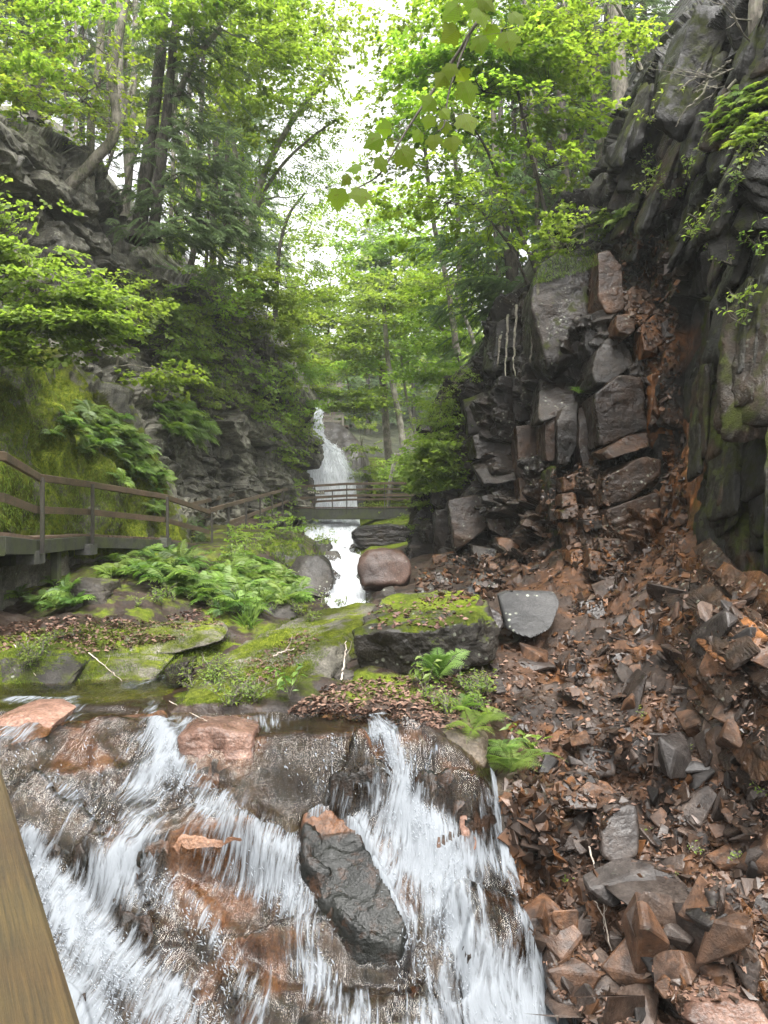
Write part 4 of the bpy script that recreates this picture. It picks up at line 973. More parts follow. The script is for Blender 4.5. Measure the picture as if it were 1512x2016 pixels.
for px, py, Y0, yb in ((268, 1090, 19, 1180), (420, 1085, 23.5, 1120), (110, 1080, 14.6, 1200)):
    postpart(root, P(px, yb, Y0), P(px, py, Y0)[2], .16, 'support', 'beamw')

# ramp with steps from the corner up to the bridge
S0, S1 = P(446, 1062, 24.4), P(570, 1006, 35.2)
root = empty('ramp', S0); tag(root, 'stepped wooden ramp climbing from the boardwalk to the footbridge', 'ramp')
ax = np.array([-1.0, -.1, 0]); n = 26
mb = MB()
for i in range(n):
    c = S0 + (S1 - S0) * (i + .5) / n; beam(mb, c + ax * -.05, c + ax * 1.2, .34, .045)
part('tread', mb, M['deck'], root)
for of in (0.0, -1.2):
    mb = MB(); beam(mb, S0 + [of + .04, 0, -.17], S1 + [of + .04, 0, -.17], .08, .28); part('beam', mb, M['beamw'], root)
for of, za, zb_ in ((.06, 1.08, 1.06), (.06, .52, .5), (-1.3, 1.08, 1.06), (-1.3, .55, .52)):
    mb = MB(); beam(mb, P(410, 1076, 22.6) + [of, 0, za] if za > 1 and of > 0 else S0 + [of, 0, za], S1 + [of, 0, zb_], .05, .13); part('handrail' if za > 1 else 'rail_board', mb, M['railw'], root)
for i in range(1, 5):
    c = S0 + (S1 - S0) * i / 5
    postpart(root, c + [.1, 0, -.2], c[2] + 1.05, .06); postpart(root, c + [-1.3, 0, -.2], c[2] + 1.05, .06)
for f, d in ((.25, .9), (.6, .9)):
    c = S0 + (S1 - S0) * f; postpart(root, c + [.0, 0, -d], c[2] - .3, .15, 'support', 'beamw')

# footbridge
B0, B1 = P(556, 999, 35.0), P(838, 997, 35.0); BW = 1.45
root = empty('footbridge', B0); tag(root, 'grey beamed wooden footbridge with three rail boards crossing in front of the falls', 'footbridge')
for dy in (0.0, BW):
    mb = MB(); h = .46; beam(mb, B0 + [0, dy, -.06 - h / 2], B1 + [0, dy, -.06 - h / 2], .12, h); beam(mb, B0 + [0, dy, -.06 - h - .03], B1 + [0, dy, -.06 - h - .03], .2, .05); part('beam', mb, M['beamw'], root)
mb = MB()
for i in range(44):
    c = B0 + (B1 - B0) * (i + .5) / 44; beam(mb, c + [0, -.1, -.02], c + [0, BW + .1, -.02], .14, .05)
part('deck', mb, M['deck'], root)
for dy, lst in ((-.04, ((1.06, .11, 'handrail'), (.52, .12, 'rail_board'))), (BW, ((.84, .1, 'handrail'), (.36, .1, 'rail_board')))):
    for z, h, nm in lst:
        mb = MB(); m_ = B0 * .55 + B1 * .45; zz = .0
        beam(mb, B0 + [0, dy, z - .16], m_ + [0, dy, z + zz], .05, h); beam(mb, m_ + [0, dy, z + zz], B1 + [-.0, dy, z + .02], .05, h); part(nm, mb, M['railw'], root)
for px in (556, 620, 683, 757, 822):
    c = P(px, 999, 35); postpart(root, c + [0, -.09, -.3], c[2] + 1.03, .05)
for px in (600, 654, 757, 815):
    c = P(px, 999, 35 + BW); postpart(root, (c[0], c[1] + .06, B0[2] - .2), B0[2] + .84, .05)
postpart(root, (P(757, 1040, 35.2)[0], 35.3, -1.0), B0[2] - .55, .26, 'support', 'beamw')
postpart(root, (P(765, 1040, 36)[0], 36.3, -1.0), B0[2] - .55, .1, 'support', 'beamw')

# sign on the far rail
def text_mesh(s, size, ext):
    cu = bpy.data.curves.new('lettering', 'FONT'); cu.body = s; cu.size = size; cu.extrude = ext; cu.align_x = 'CENTER'; cu.align_y = 'CENTER'
    o = bpy.data.objects.new('lettering', cu); SC.collection.objects.link(o); dg = bpy.context.evaluated_depsgraph_get()
    me = bpy.data.meshes.new_from_object(o.evaluated_get(dg)); bpy.data.objects.remove(o); return me
sc_ = P(611, 969.5, 36.3); sg = empty('sign', sc_); tag(sg, 'small dark wooden name sign with pale lettering on the bridge rail', 'sign')
mb = MB(); box(mb, sc_, (1.35, .03, .19)); part('board', mb, M['steel'], sg)
tm = NT('cream_letters'); M['letters'] = tm.done(tm.pr((.75, .7, .55), .6))
tme = text_mesh('AVALANCHE FALLS', .15, .004); tme.materials.append(M['letters'])
to = bpy.data.objects.new('lettering', tme); link(to, sg); to.rotation_euler = (pi / 2, 0, 0); to.location = (0, -.022, 0)

# steps climbing away at the right end of the bridge
T0, T1 = P(789, 1000, 36.6), P(800, 930, 41.5)
root = empty('staircase', T0); tag(root, 'wooden steps with grey handrails climbing away behind the right end of the footbridge', 'staircase')
for i in range(11):
    mb = MB(); c = T0 + (T1 - T0) * i / 10.0; box(mb, c, (1.12, .26, .05)); part('tread', mb, M['beamw'], root)
for dx in (-.62, .62):
    mb = MB(); beam(mb, T0 + [dx, -.2, -.12], T1 + [dx, .2, -.12], .07, .26); part('stringer', mb, M['beamw'], root)
    for z in (1.0, .5):
        mb = MB(); beam(mb, T0 + [dx, -.1, z], T1 + [dx, .1, z], .06, .13); part('handrail' if z == 1 else 'rail_board', mb, M['railp'] if 'railp' in M else M.setdefault('railp', wood_mat('pale_weathered_rail', (.13, .12, .095), (.24, .22, .18), .2)), root)
    for i in range(4):
        c = T0 + (T1 - T0) * i / 3.0; postpart(root, c + [dx * 1.05, 0, -.4], c[2] + 1.0, .08, 'post', 'railp')
mb = MB()
for z in (1.0, .5): beam(mb, T1 + [-.62, .3, z], T1 + [.9, .6, z], .06, .13)
part('landing_rail', mb, M['railp'], root)
for dx in (-.6, .2, .9): postpart(root, T1 + [dx, .45, -1.0], T1[2] + 1.0, .09, 'post', 'railp')
mb = MB(); box(mb, T1 + [.1, .8, -.03], (1.9, 1.2, .07)); part('landing', mb, M['deck'], root)

# viewing platform rail over the falls
c = P(640, 838, 43); root = empty('railing', c); tag(root, 'short pale timber railing on top of the rock dome above the falls', 'railing')
for py in (820, 829):
    mb = MB(); beam(mb, P(630, py, 43), P(676, py + 1, 42.6), .07, .13); part('rail', mb, M['railp'], root)
for px in (634, 655, 675): postpart(root, P(px, 842, 43 - (px - 634) * .01), P(px, 818, 43)[2], .13, 'post', 'railp')
mb = MB(); box(mb, P(655, 841, 43.6), (1.8, 1.2, .1)); part('deck', mb, M['deck'], root)
# thin wire fence further right
c = P(740, 950, 44); root = empty('fence', c); tag(root, 'thin distant rail running left from the steps into the woods', 'fence')
for dz in (0, .45):
    mb = MB(); beam(mb, P(728, 930, 45) + [0, 0, dz * -1], P(790, 938, 43) + [0, 0, dz * -1], .05, .07); part('rail', mb, M['railp'], root)
for px, py in ((729, 925), (760, 930), (788, 934)): postpart(root, P(px, py + 26, 44.2), P(px, py, 44.2)[2], .07, 'post', 'railp')

# the handrail beside the camera
root = empty('handrail', (-.45, .95, -.4)); tag(root, 'weathered brown wooden handrail close by at the lower left corner', 'handrail')
t0, t1 = P(152, 2016, .62), P(0, 1478, 1.22); t0[2] = t1[2] = -.405
dr = (t1 - t0) / np.linalg.norm(t1 - t0); sd = np.array([-dr[1], dr[0], 0]); sd /= np.linalg.norm(sd)
mb = MB(); W_ = .145
a = t0 - dr * .5 + sd * W_ / 2; b = t1 + dr * .9 + sd * W_ / 2
beam(mb, a - [0, 0, .02], b - [0, 0, .02], W_, .04); part('top_board', mb, M['railnear'], root)
mb = MB(); beam(mb, a - [0, 0, .12] - sd * .035, b - [0, 0, .12] - sd * .035, .04, .14); part('side_board', mb, M['railnear'], root)
for f in (.1, .9):
    p = a + (b - a) * f; postpart(root, p + [0, 0, -1.3], -.46, .09, 'post', 'railnear')
# ---------------------------------------------------------------- plants
def leafquad(L, W):
    """folded leaf: 4 corners, base, side, tip, side (x = along, z = up)"""
    return np.array([[0, 0, 0], [L * .45, W / 2, L * .06], [L, 0, -L * .12], [L * .45, -W / 2, L * .06]])
LQF = np.array([[0, 1, 2], [0, 2, 3]])
def maple_leaf(L):
    r = [(0, 0), (-.06, .12), (-.02, .34), (.1, .36), (.16, .38), (.26, .56), (.4, .5), (.54, .56), (.52, .36), (.6, .28), (.68, .3), (.76, .16), (1.0, 0)]
    up = [(x, y) for x, y in r]; dn = [(x, -y) for x, y in r[1:-1]][::-1]
    V = np.array([[x * L, y * L, -abs(y) * L * .18 - x * x * L * .12] for x, y in up + dn]); c = np.array([[.4 * L, 0, 0.0]])
    V = np.vstack([V, c]); n = len(V) - 1
    return V, np.array([[i, (i + 1) % n, n] for i in range(n)])
def place(T, F, pos, yaw, pitch, roll, sc):
    """T (k,3) template -> many copies"""
    cy, sy = np.cos(yaw), np.sin(yaw); cp, sp = np.cos(pitch), np.sin(pitch); cr, sr = np.cos(roll), np.sin(roll)
    x, y, z = T[:, 0][None], T[:, 1][None], T[:, 2][None]
    y1 = y * cr[:, None] - z * sr[:, None]; z1 = y * sr[:, None] + z * cr[:, None]
    x2 = x * cp[:, None] - z1 * sp[:, None]; z2 = x * sp[:, None] + z1 * cp[:, None]
    x3 = x2 * cy[:, None] - y1 * sy[:, None]; y3 = x2 * sy[:, None] + y1 * cy[:, None]
    V = np.stack([x3, y3, z2], -1) * sc[:, None, None] + pos[:, None]
    k = T.shape[0]; FF = (F[None] + k * np.arange(len(pos))[:, None, None]).reshape(-1, F.shape[1])
    return V.reshape(-1, 3), FF
def spray(kind, seed, size=1.0):
    """flat twig with leaves, unit ~ .6 m long. returns V, F"""
    g = np.random.default_rng(seed); Vs, Fs, n = [], [], 0
    if kind == 'maple':
        for i in range(15):
            t = g.uniform(.05, 1); a = g.choice([-1, 1]) * g.uniform(.2, .5) * (1.1 - t)
            L = g.uniform(.11, .17); T = leafquad(L, L * .95)
            v, f = place(T, LQF, np.array([[t * .62, a * .62, g.uniform(-.04, .04)]]), np.array([g.uniform(-1.4, 1.4)]), np.array([g.uniform(-.5, .15)]), np.array([g.uniform(-.5, .5)]), np.array([1.0]))
            Vs.append(v); Fs.append(f + n); n += len(v)
    elif kind == 'birch':
        for i in range(22):
            t = g.uniform(0, 1); a = g.choice([-1, 1]) * g.uniform(.05, .42) * (1.15 - t)
            L = g.uniform(.07, .11); T = leafquad(L, L * .6)
            v, f = place(T, LQF, np.array([[t * .6, a * .6, g.uniform(-.05, .03)]]), np.array([g.uniform(-1.3, 1.3)]), np.array([g.uniform(-.7, .2)]), np.array([g.uniform(-.6, .6)]), np.array([1.0]))
            Vs.append(v); Fs.append(f + n); n += len(v)
    elif kind == 'hem':
        for i in range(17):
            t = (i + .5) / 17; s = 1 if i % 2 else -1; L = .34 * (1.1 - t * .8) * g.uniform(.7, 1.1)
            T = np.array([[0, 0, 0], [L * .5, .017, 0], [L, 0, -L * .15], [L * .5, -.017, 0]])
            for dd in (0, .05):
                v, f = place(T, LQF, np.array([[t * .8 + dd * .5, 0, -t * t * .16]]), np.array([s * g.uniform(.6, 1.1)]), np.array([g.uniform(-.25, .05)]), np.array([g.uniform(-.7, .7)]), np.array([1.0]))
                Vs.append(v); Fs.append(f + n); n += len(v)
        T = np.array([[0, 0, 0], [.4, .012, -.04], [.85, 0, -.18], [.4, -.012, -.04]]); Vs.append(T); Fs.append(LQF + n)
    elif kind == 'blob':   # far foliage: bigger, fewer leaves
        for i in range(9):
            L = g.uniform(.2, .34); T = leafquad(L, L * .8)
            v, f = place(T, LQF, g.uniform(-.4, .4, (1, 3)) * [[1.4, 1, .4]], np.array([g.uniform(-3, 3)]), np.array([g.uniform(-.6, .3)]), np.array([g.uniform(-.6, .6)]), np.array([1.0]))
            Vs.append(v); Fs.append(f + n); n += len(v)
    return np.concatenate(Vs), np.concatenate(Fs)
SPR = {k: [spray(k, 10 * i + 3) for i in range(4)] for k in ('maple', 'birch', 'hem', 'blob')}
def cloud(mb, c, r, n, kind, sc=1.0, rng=None, layer=.55, droop=0.0, mat=0, center=None):
    """n sprays in an ellipsoid (c, r), gathered on a few leafy tiers"""
    g = rng; u = g.normal(size=(n, 3)); u /= np.linalg.norm(u, axis=1)[:, None]; rad = g.uniform(0, 1, n) ** .45
    p = u * rad[:, None]
    nt = max(2, int(r[2] / (layer * sc)))
    z = p[:, 2]; zt = np.round((z * .5 + .5) * nt) / nt * 2 - 1; p[:, 2] = zt + g.normal(0, .12 / nt, n)
    # holes: thin out with noise
    q = c + p * r; keep = vnoise(q * (1.1 / max(sc, .6)), 7) > g.uniform(-.75, .35, n) - .1
    q = q[keep]; p = p[keep]; m = len(q)
    cc = c if center is None else center
    yaw = np.arctan2(q[:, 1] - cc[1], q[:, 0] - cc[0]) + g.normal(0, .7, m)
    rn = g.random(m)
    for k in range(4):
        s = (np.arange(m) % 4) == k
        if s.any():
            T, F = SPR[kind][k]; V, FF = place(T, F, q[s], yaw[s], g.normal(-.12 - droop, .22, s.sum()), g.normal(0, .25, s.sum()), sc * g.uniform(.75, 1.2, s.sum()))
            nf = len(F); per = np.clip(np.repeat(rn[s], nf) * .55 + .45 * np.repeat(g.random(s.sum() * (nf // 2)), 2)[:s.sum() * nf], 0, 1) if nf % 2 == 0 else np.repeat(rn[s], nf)
            mb.add(V, FF, mat, per)
    return q
def wig(a, b, n, amp, g, sag=0.0):
    t = np.linspace(0, 1, n)[:, None]; p = a + (b - a) * t; L = np.linalg.norm(b - a)
    w = np.cumsum(g.normal(0, 1, (n, 3)), 0) * amp * L / n; w -= w[0]; w = w - t * w[-1]
    p = p + w; p[:, 2] -= sag * L * (4 * t * (1 - t))[:, 0] * .25; return p
LEAFM = {'maple': 'maple', 'birch': 'maple', 'hem': 'hem', 'blob': 'maple'}
def tree(name, label, line, r0, r1, clouds=(), bark='bark', seed=0, group=None, cat='tree', leafm=None, limbs=True, bare=0):
    """line: [(px,py,Y)...] from base to top. clouds: (px,py,Y, rx m, ry m, rz m, n, kind, scale)"""
    g = np.random.default_rng(seed); A = PP(line); base = A[0]
    root = empty(name, base); tag(root, label, cat, group)
    n = max(10, len(A) * 7); S = spline(A, n); S[1:-1] += np.cumsum(g.normal(0, .012, (n - 2, 3)), 0) * np.linalg.norm(A[-1] - A[0]) * .04
    rr = r0 + (r1 - r0) * np.linspace(0, 1, n) ** .85; rr[0] *= 1.45; rr[1] *= 1.12
    mt = MB(); tube(mt, S, rr, 9 if r0 > .08 else 6, lump=.06, seed=seed)
    mc = MB()
    for (px, py, Y0, rx, ry, rz, k, kind, sc) in clouds:
        c = P(px, py, Y0); q = cloud(mc, c, np.array([rx, ry, rz]), k, kind, sc, g, droop=.25 if kind == 'hem' else 0, center=S[np.argmin(np.linalg.norm(S - c, axis=1))])
        if not limbs: continue
        # limb from the trunk below the cloud, and twigs to some of the sprays
        dd = np.linalg.norm(S[:, :2] - c[:2], axis=1) + np.abs(S[:, 2] - (c[2] - .35 * np.linalg.norm(S[:, :2] - c[:2], axis=1)))
        i = int(np.argmin(dd)); L = np.linalg.norm(c - S[i])
        if L > .3:
            lb = wig(S[i], c, 9, .25, g); tube(mt, lb, np.linspace(min(rr[i] * .5, .012 * L + .01), .008, 9), 5)
        else: lb = S[max(0, i - 2):i + 3]
        for s in q[g.permutation(len(q))[:min(len(q), 26 if Y0 < 30 else 10)]]:
            j = int(np.argmin(np.linalg.norm(lb - s, axis=1))); tube(mt, wig(lb[j], s, 5, .2, g), np.linspace(.010, .004, 5) * (1 if Y0 < 30 else 1.8), 3)
    for k in range(bare):   # dead side branches
        i = int(g.uniform(.25, .95) * (n - 1)); a = g.uniform(0, 2 * pi); L = g.uniform(.6, 1.9)
        d = np.array([math.cos(a), math.sin(a), g.uniform(-.25, .3)]); tw = wig(S[i], S[i] + d * L, 6, .3, g, .3); tube(mt, tw, np.linspace(.018, .004, 6), 4)
        for _ in range(3):
            j = g.integers(2, 6); d2 = d + g.normal(0, .5, 3); tube(mt, wig(tw[j], tw[j] + d2 * L * .35, 4, .3, g), np.linspace(.008, .003, 4), 3)
    part('trunk', mt, M[bark], root, smooth=True)
    if mc.V: part('crown', mc, M[leafm or LEAFM[clouds[0][7]]], root)
    return root
def copytree(o, loc, rz=0, sc=1.0, label=None, group=None):
    r = o.copy(); SC.collection.objects.link(r); r.location = tuple(loc); r.rotation_euler = (0, 0, rz); r.scale = (sc, sc, sc)
    if label: r['label'] = label
    if group: r['group'] = group
    for ch in o.children:
        c = ch.copy(); SC.collection.objects.link(c); c.parent = r
    return r

# --- hemlock prototype generator (whole tree, local coordinates)
def hemlock(name, h, r0, nb, seed, spread=2.6, z0=.2, bark='barkd', kind='hem', leafm='hem', sc=1.0, up=0.0):
    g = np.random.default_rng(seed); root = empty(name, (0, 0, 0)); mt, mc = MB(), MB()
    S = np.array([[0, 0, t * h] for t in np.linspace(0, 1, 14)]); S[1:, :2] += np.cumsum(g.normal(0, .05, (13, 2)), 0); rr = np.linspace(r0, .02, 14); rr[0] *= 1.4
    tube(mt, S, rr, 8, lump=.05, seed=seed)
    pos, yaw = [], []
    for b in range(nb):
        f = z0 + (1 - z0) * (b + g.random()) / nb; zz = f * h; a = g.uniform(0, 2 * pi); L = spread * (1.12 - f) ** .7 * g.uniform(.6, 1.1)
        i = min(13, int(f * 13)); s = S[i] + [0, 0, zz - S[i, 2]]; e = s + np.array([math.cos(a) * L, math.sin(a) * L, L * (g.uniform(-.22, .12) + up)])
        lb = wig(s, e, 7, .12, g, .15); tube(mt, lb, np.linspace(.028, .006, 7), 4)
        for t in np.linspace(.3, 1, max(3, int(L * 4.5))):
            p = lb[min(6, int(t * 6))] + g.normal(0, .1, 3); 
            for s_ in (-1, 1):
                if g.random() < .8: pos.append(p + [0, 0, g.normal(0, .05)]); yaw.append(a + s_ * g.uniform(.2, 1.2))
    pos = np.array(pos); yaw = np.array(yaw); m = len(pos); rn = g.random(m)
    for k in range(4):
        s = np.arange(m) % 4 == k; T, F = SPR[kind][k]
        V, FF = place(T, F, pos[s], yaw[s], g.normal(-.2, .2, s.sum()), g.normal(0, .3, s.sum()), sc * g.uniform(.7, 1.15, s.sum())); mc.add(V, FF, 0, np.repeat(rn[s], len(F)))
    part('trunk', mt, M[bark], root, smooth=True); part('crown', mc, M[leafm], root); return root
# ---------------------------------------------------------------- trees, traced
rg = np.random.default_rng(5)
LT = [ # left rim: label, line(base..top), r0, r1, bark, bare
 ('leaning grey trunk curving out over the left cliff edge', [(120,385,21.5),(190,310,21.6),(228,255,21.7),(222,150,22),(238,60,22.3),(260,-80,23)],.17,.10,'bark',5),
 ('short thick trunk standing in the cleft of the left cliff', [(165,440,22.5),(178,360,22.6),(180,250,22.8),(196,120,23),(205,-60,23.4)],.15,.10,'bark',4),
 ('dark trunk at the upper left corner above the ledge', [(70,240,23),(78,160,23),(92,80,23.2),(98,-60,23.6)],.19,.13,'barkd',6),
 ('slim dark trunk beside the upper left corner trunk', [(52,225,24),(60,120,24),(75,-60,24.5)],.1,.07,'bark',5),
 ('straight grey trunk rising above the mossy ledge top', [(238,250,26),(232,120,26.5),(238,-60,27)],.2,.14,'bark',6),
 ('first trunk of the dark row at the step of the left cliff', [(272,475,24.6),(283,380,24.8),(300,250,25),(318,100,25.4),(330,-80,26)],.26,.16,'barkd',9),
 ('trunk leaning right from the step of the left cliff', [(262,440,24.8),(290,350,25),(330,230,25),(385,120,24.8),(435,55,24.6)],.15,.09,'barkp',3),
 ('thin straight trunk behind the leaning one', [(300,400,28),(305,250,28.4),(316,60,29),(320,-60,29)],.15,.1,'barkd',8),
 ('mid grey trunk left of the dark hemlock foliage', [(246,430,26),(258,300,26.4),(262,150,27),(268,-60,27.5)],.13,.09,'bark',6),
 ('slender trunk standing where the left cliff top dips', [(365,556,28),(378,510,28),(388,440,28.2),(392,300,28.8),(400,120,29),(402,-50,29.5)],.13,.07,'barkd',10),
 ('pair trunk behind the dip of the left cliff, left one', [(352,520,32),(358,380,32.4),(372,200,33),(380,-50,34)],.13,.1,'bark',8),
 ('pair trunk behind the dip of the left cliff, right one', [(418,560,33),(422,420,33.4),(428,240,34),(432,-40,35)],.17,.12,'barkd',9),
 ('dark upright trunk in the middle of the left woods', [(442,500,33),(445,380,33.5),(448,250,34),(440,60,35)],.13,.09,'barkd',9),
 ('pale trunk with a kink at mid height in the left woods', [(462,480,31),(468,360,31.2),(458,270,31.4),(448,200,31.8),(452,60,32.5)],.13,.08,'barkp',4),
 ('pale maple trunk leaning right over the gorge', [(480,490,32),(500,400,32),(530,320,31.8),(575,240,31.5),(655,120,31)],.19,.08,'barkp',3),
 ('thin pale limb trunk leaning far right toward the sky gap', [(486,470,32.5),(520,380,32.3),(560,320,32),(620,265,31.6),(665,235,31.2)],.10,.04,'barkp',2),
 ('dark slim trunk above the end of the left cliff', [(542,640,35.5),(545,560,35.6),(552,480,35.8),(570,420,36),(600,380,36.2)],.14,.05,'barkd',10),
 ('thin dark trunk beside the end of the left cliff', [(488,610,33.5),(492,500,33.8),(500,400,34),(505,330,34.4)],.09,.05,'barkd',8),
 ('slanting thin trunk crossing behind the first dark trunk', [(232,420,25.6),(252,350,25.8),(280,270,26),(310,210,26.2)],.06,.04,'barkd',4),
 ('very slim straight trunk between the corner trunk and the ledge', [(128,262,27),(130,120,27.4),(136,-60,28)],.07,.05,'barkd',7),
 ('slim straight trunk left of the leaning curved trunk', [(150,270,28),(148,120,28.5),(152,-60,29)],.08,.06,'bark',6),
 ('slim dark trunk just right of the cleft trunk', [(215,300,27),(214,160,27.4),(220,-60,28)],.08,.06,'barkd',7),
 ('slim trunk tight behind the dark row', [(336,500,30),(340,330,30.4),(350,100,31),(356,-60,31)],.09,.06,'bark',8),
 ('thin trunk left of the pale kinked one', [(405,560,34),(410,400,34.5),(412,200,35),(415,-20,36)],.09,.06,'barkd',8),
 ('thin trunk right of the pale kinked one', [(470,560,33),(476,400,33.5),(480,250,34),(478,60,35)],.08,.05,'barkd',8),
 ('small crooked tree at the foot of the first dark trunk', [(186,405,24),(212,330,24.2),(240,250,24.2),(262,160,24.4)],.07,.04,'bark',5),
]
LC = {0: [(140,60,21.5,1.9,1.8,1.2,150,'maple',1.0),(60,150,20.5,1.4,1.5,.9,98,'maple',1.0),(250,-30,22,2.2,2,.8,111,'maple',1.0)],
 2: [(20,60,21,1.5,1.6,1.2,124,'maple',.95),(190,170,21.2,1.0,1.0,.9,85,'maple',.9),(30,190,20,1.4,1,.7,98,'maple',.85)],
 6: [(450,30,24,2.5,1.8,1.3,367,'maple',.9),(520,90,25,2.4,1.8,1.5,367,'maple',.9),(400,-20,24,2,1.6,1,170,'maple',.9)],
 14: [(560,40,31,3.6,2.6,2.2,446,'maple',1.1),(530,200,31,3.0,2.2,2.3,406,'maple',1.05),(600,120,30.5,1.8,1.8,1.4,131,'maple',1.0),(655,40,31,1.9,1.6,.7,57,'birch',1.2),(480,150,31,1.7,1.6,2.6,216,'maple',1.0)],
 15: [(590,230,31,2.2,1.8,1.2,183,'birch',1.2),(560,330,32,2.2,1.8,1.6,170,'birch',1.3),(640,370,33,2.4,2,1.4,124,'birch',1.2)],
 16: [(560,480,35.8,2.2,1.6,3.0,144,'birch',1.2),(600,560,36,2.4,1.6,2.4,275,'birch',1.3)],
 12: [(420,330,33,1.8,1.6,3,131,'maple',1.0)], 9: [(400,480,28,1.6,1.4,.9,91,'birch',1.0)],
 25: [(200,250,23,1.3,1,1.4,98,'maple',.8)]}
for i, (lab, line, r0, r1, bk, bare) in enumerate(LT):
    tree('tree', lab, line, r0, r1, LC.get(i, ()), bk, 100 + i, bare=bare, leafm='maple')
# low bright shrubs lining the left rim
for i, (lab, line, cl) in enumerate([
 ('bright leafy sapling on the left rim under the hemlock', [(455,600,29.5),(450,540,29.5),(440,500,29.4)], [(450,545,29.2,1.7,1.2,1.1,300,'maple',.95),(490,580,30,1.3,1,1.1,220,'maple',.95)]),
 ('yellow green sapling where the left cliff ends', [(520,690,33),(522,640,33),(530,590,33)], [(520,620,32.6,1.4,1.1,1.7,280,'maple',1.0),(545,690,33.4,1.0,1,1.5,200,'maple',1.0)]),
 ('small leafy maple on the rim behind the slender trunk', [(330,530,30),(325,480,30),(318,440,30)], [(330,470,30,2.2,1.4,1.5,260,'maple',1.0)]),
 ('low spreading sapling at the dip of the left rim', [(410,590,27.5),(412,570,27.4),(420,545,27.3)], [(425,575,27,1.4,1,.6,220,'maple',.85)]),
 ('bright sapling left of the falls on the cliff corner', [(575,780,35),(578,720,35),(585,680,35)], [(580,730,34.8,1.3,1.1,1.9,260,'birch',1.3),(600,790,36,.8,.8,1.0,120,'birch',1.3)])]):
    tree('sapling', lab, line, .05, .015, cl, 'bark', 160 + i, cat='sapling', leafm='maple2')
# the hemlock with dark feathery foliage
hl = [(300,470,24.2),(312,380,24.4),(330,200,24.8),(345,40,25.2),(352,-60,25.6)]
tree('hemlock', 'dark feathery hemlock hanging over the step of the left cliff', hl, .2, .1,
 [(345,420,23.6,2.2,1.4,1.7,186,'hem',.85),(400,440,23.8,2.0,1.3,1.5,186,'hem',.85),(450,450,24,1.3,1.2,1.1,117,'hem',.8),(370,330,24,1.8,1.4,1.5,130,'hem',.9),(430,330,24.2,1.3,1.2,1.1,93,'hem',.85),
  (390,180,25,1.6,1.4,1.6,93,'hem',.9),(380,60,25,2.1,1.6,1.5,136,'hem',.9),(340,250,25,1.2,1.2,2.4,80,'hem',.9),(300,80,25,1.3,1.3,1.5,55,'hem',.9)], 'barkd', 190, bare=16)

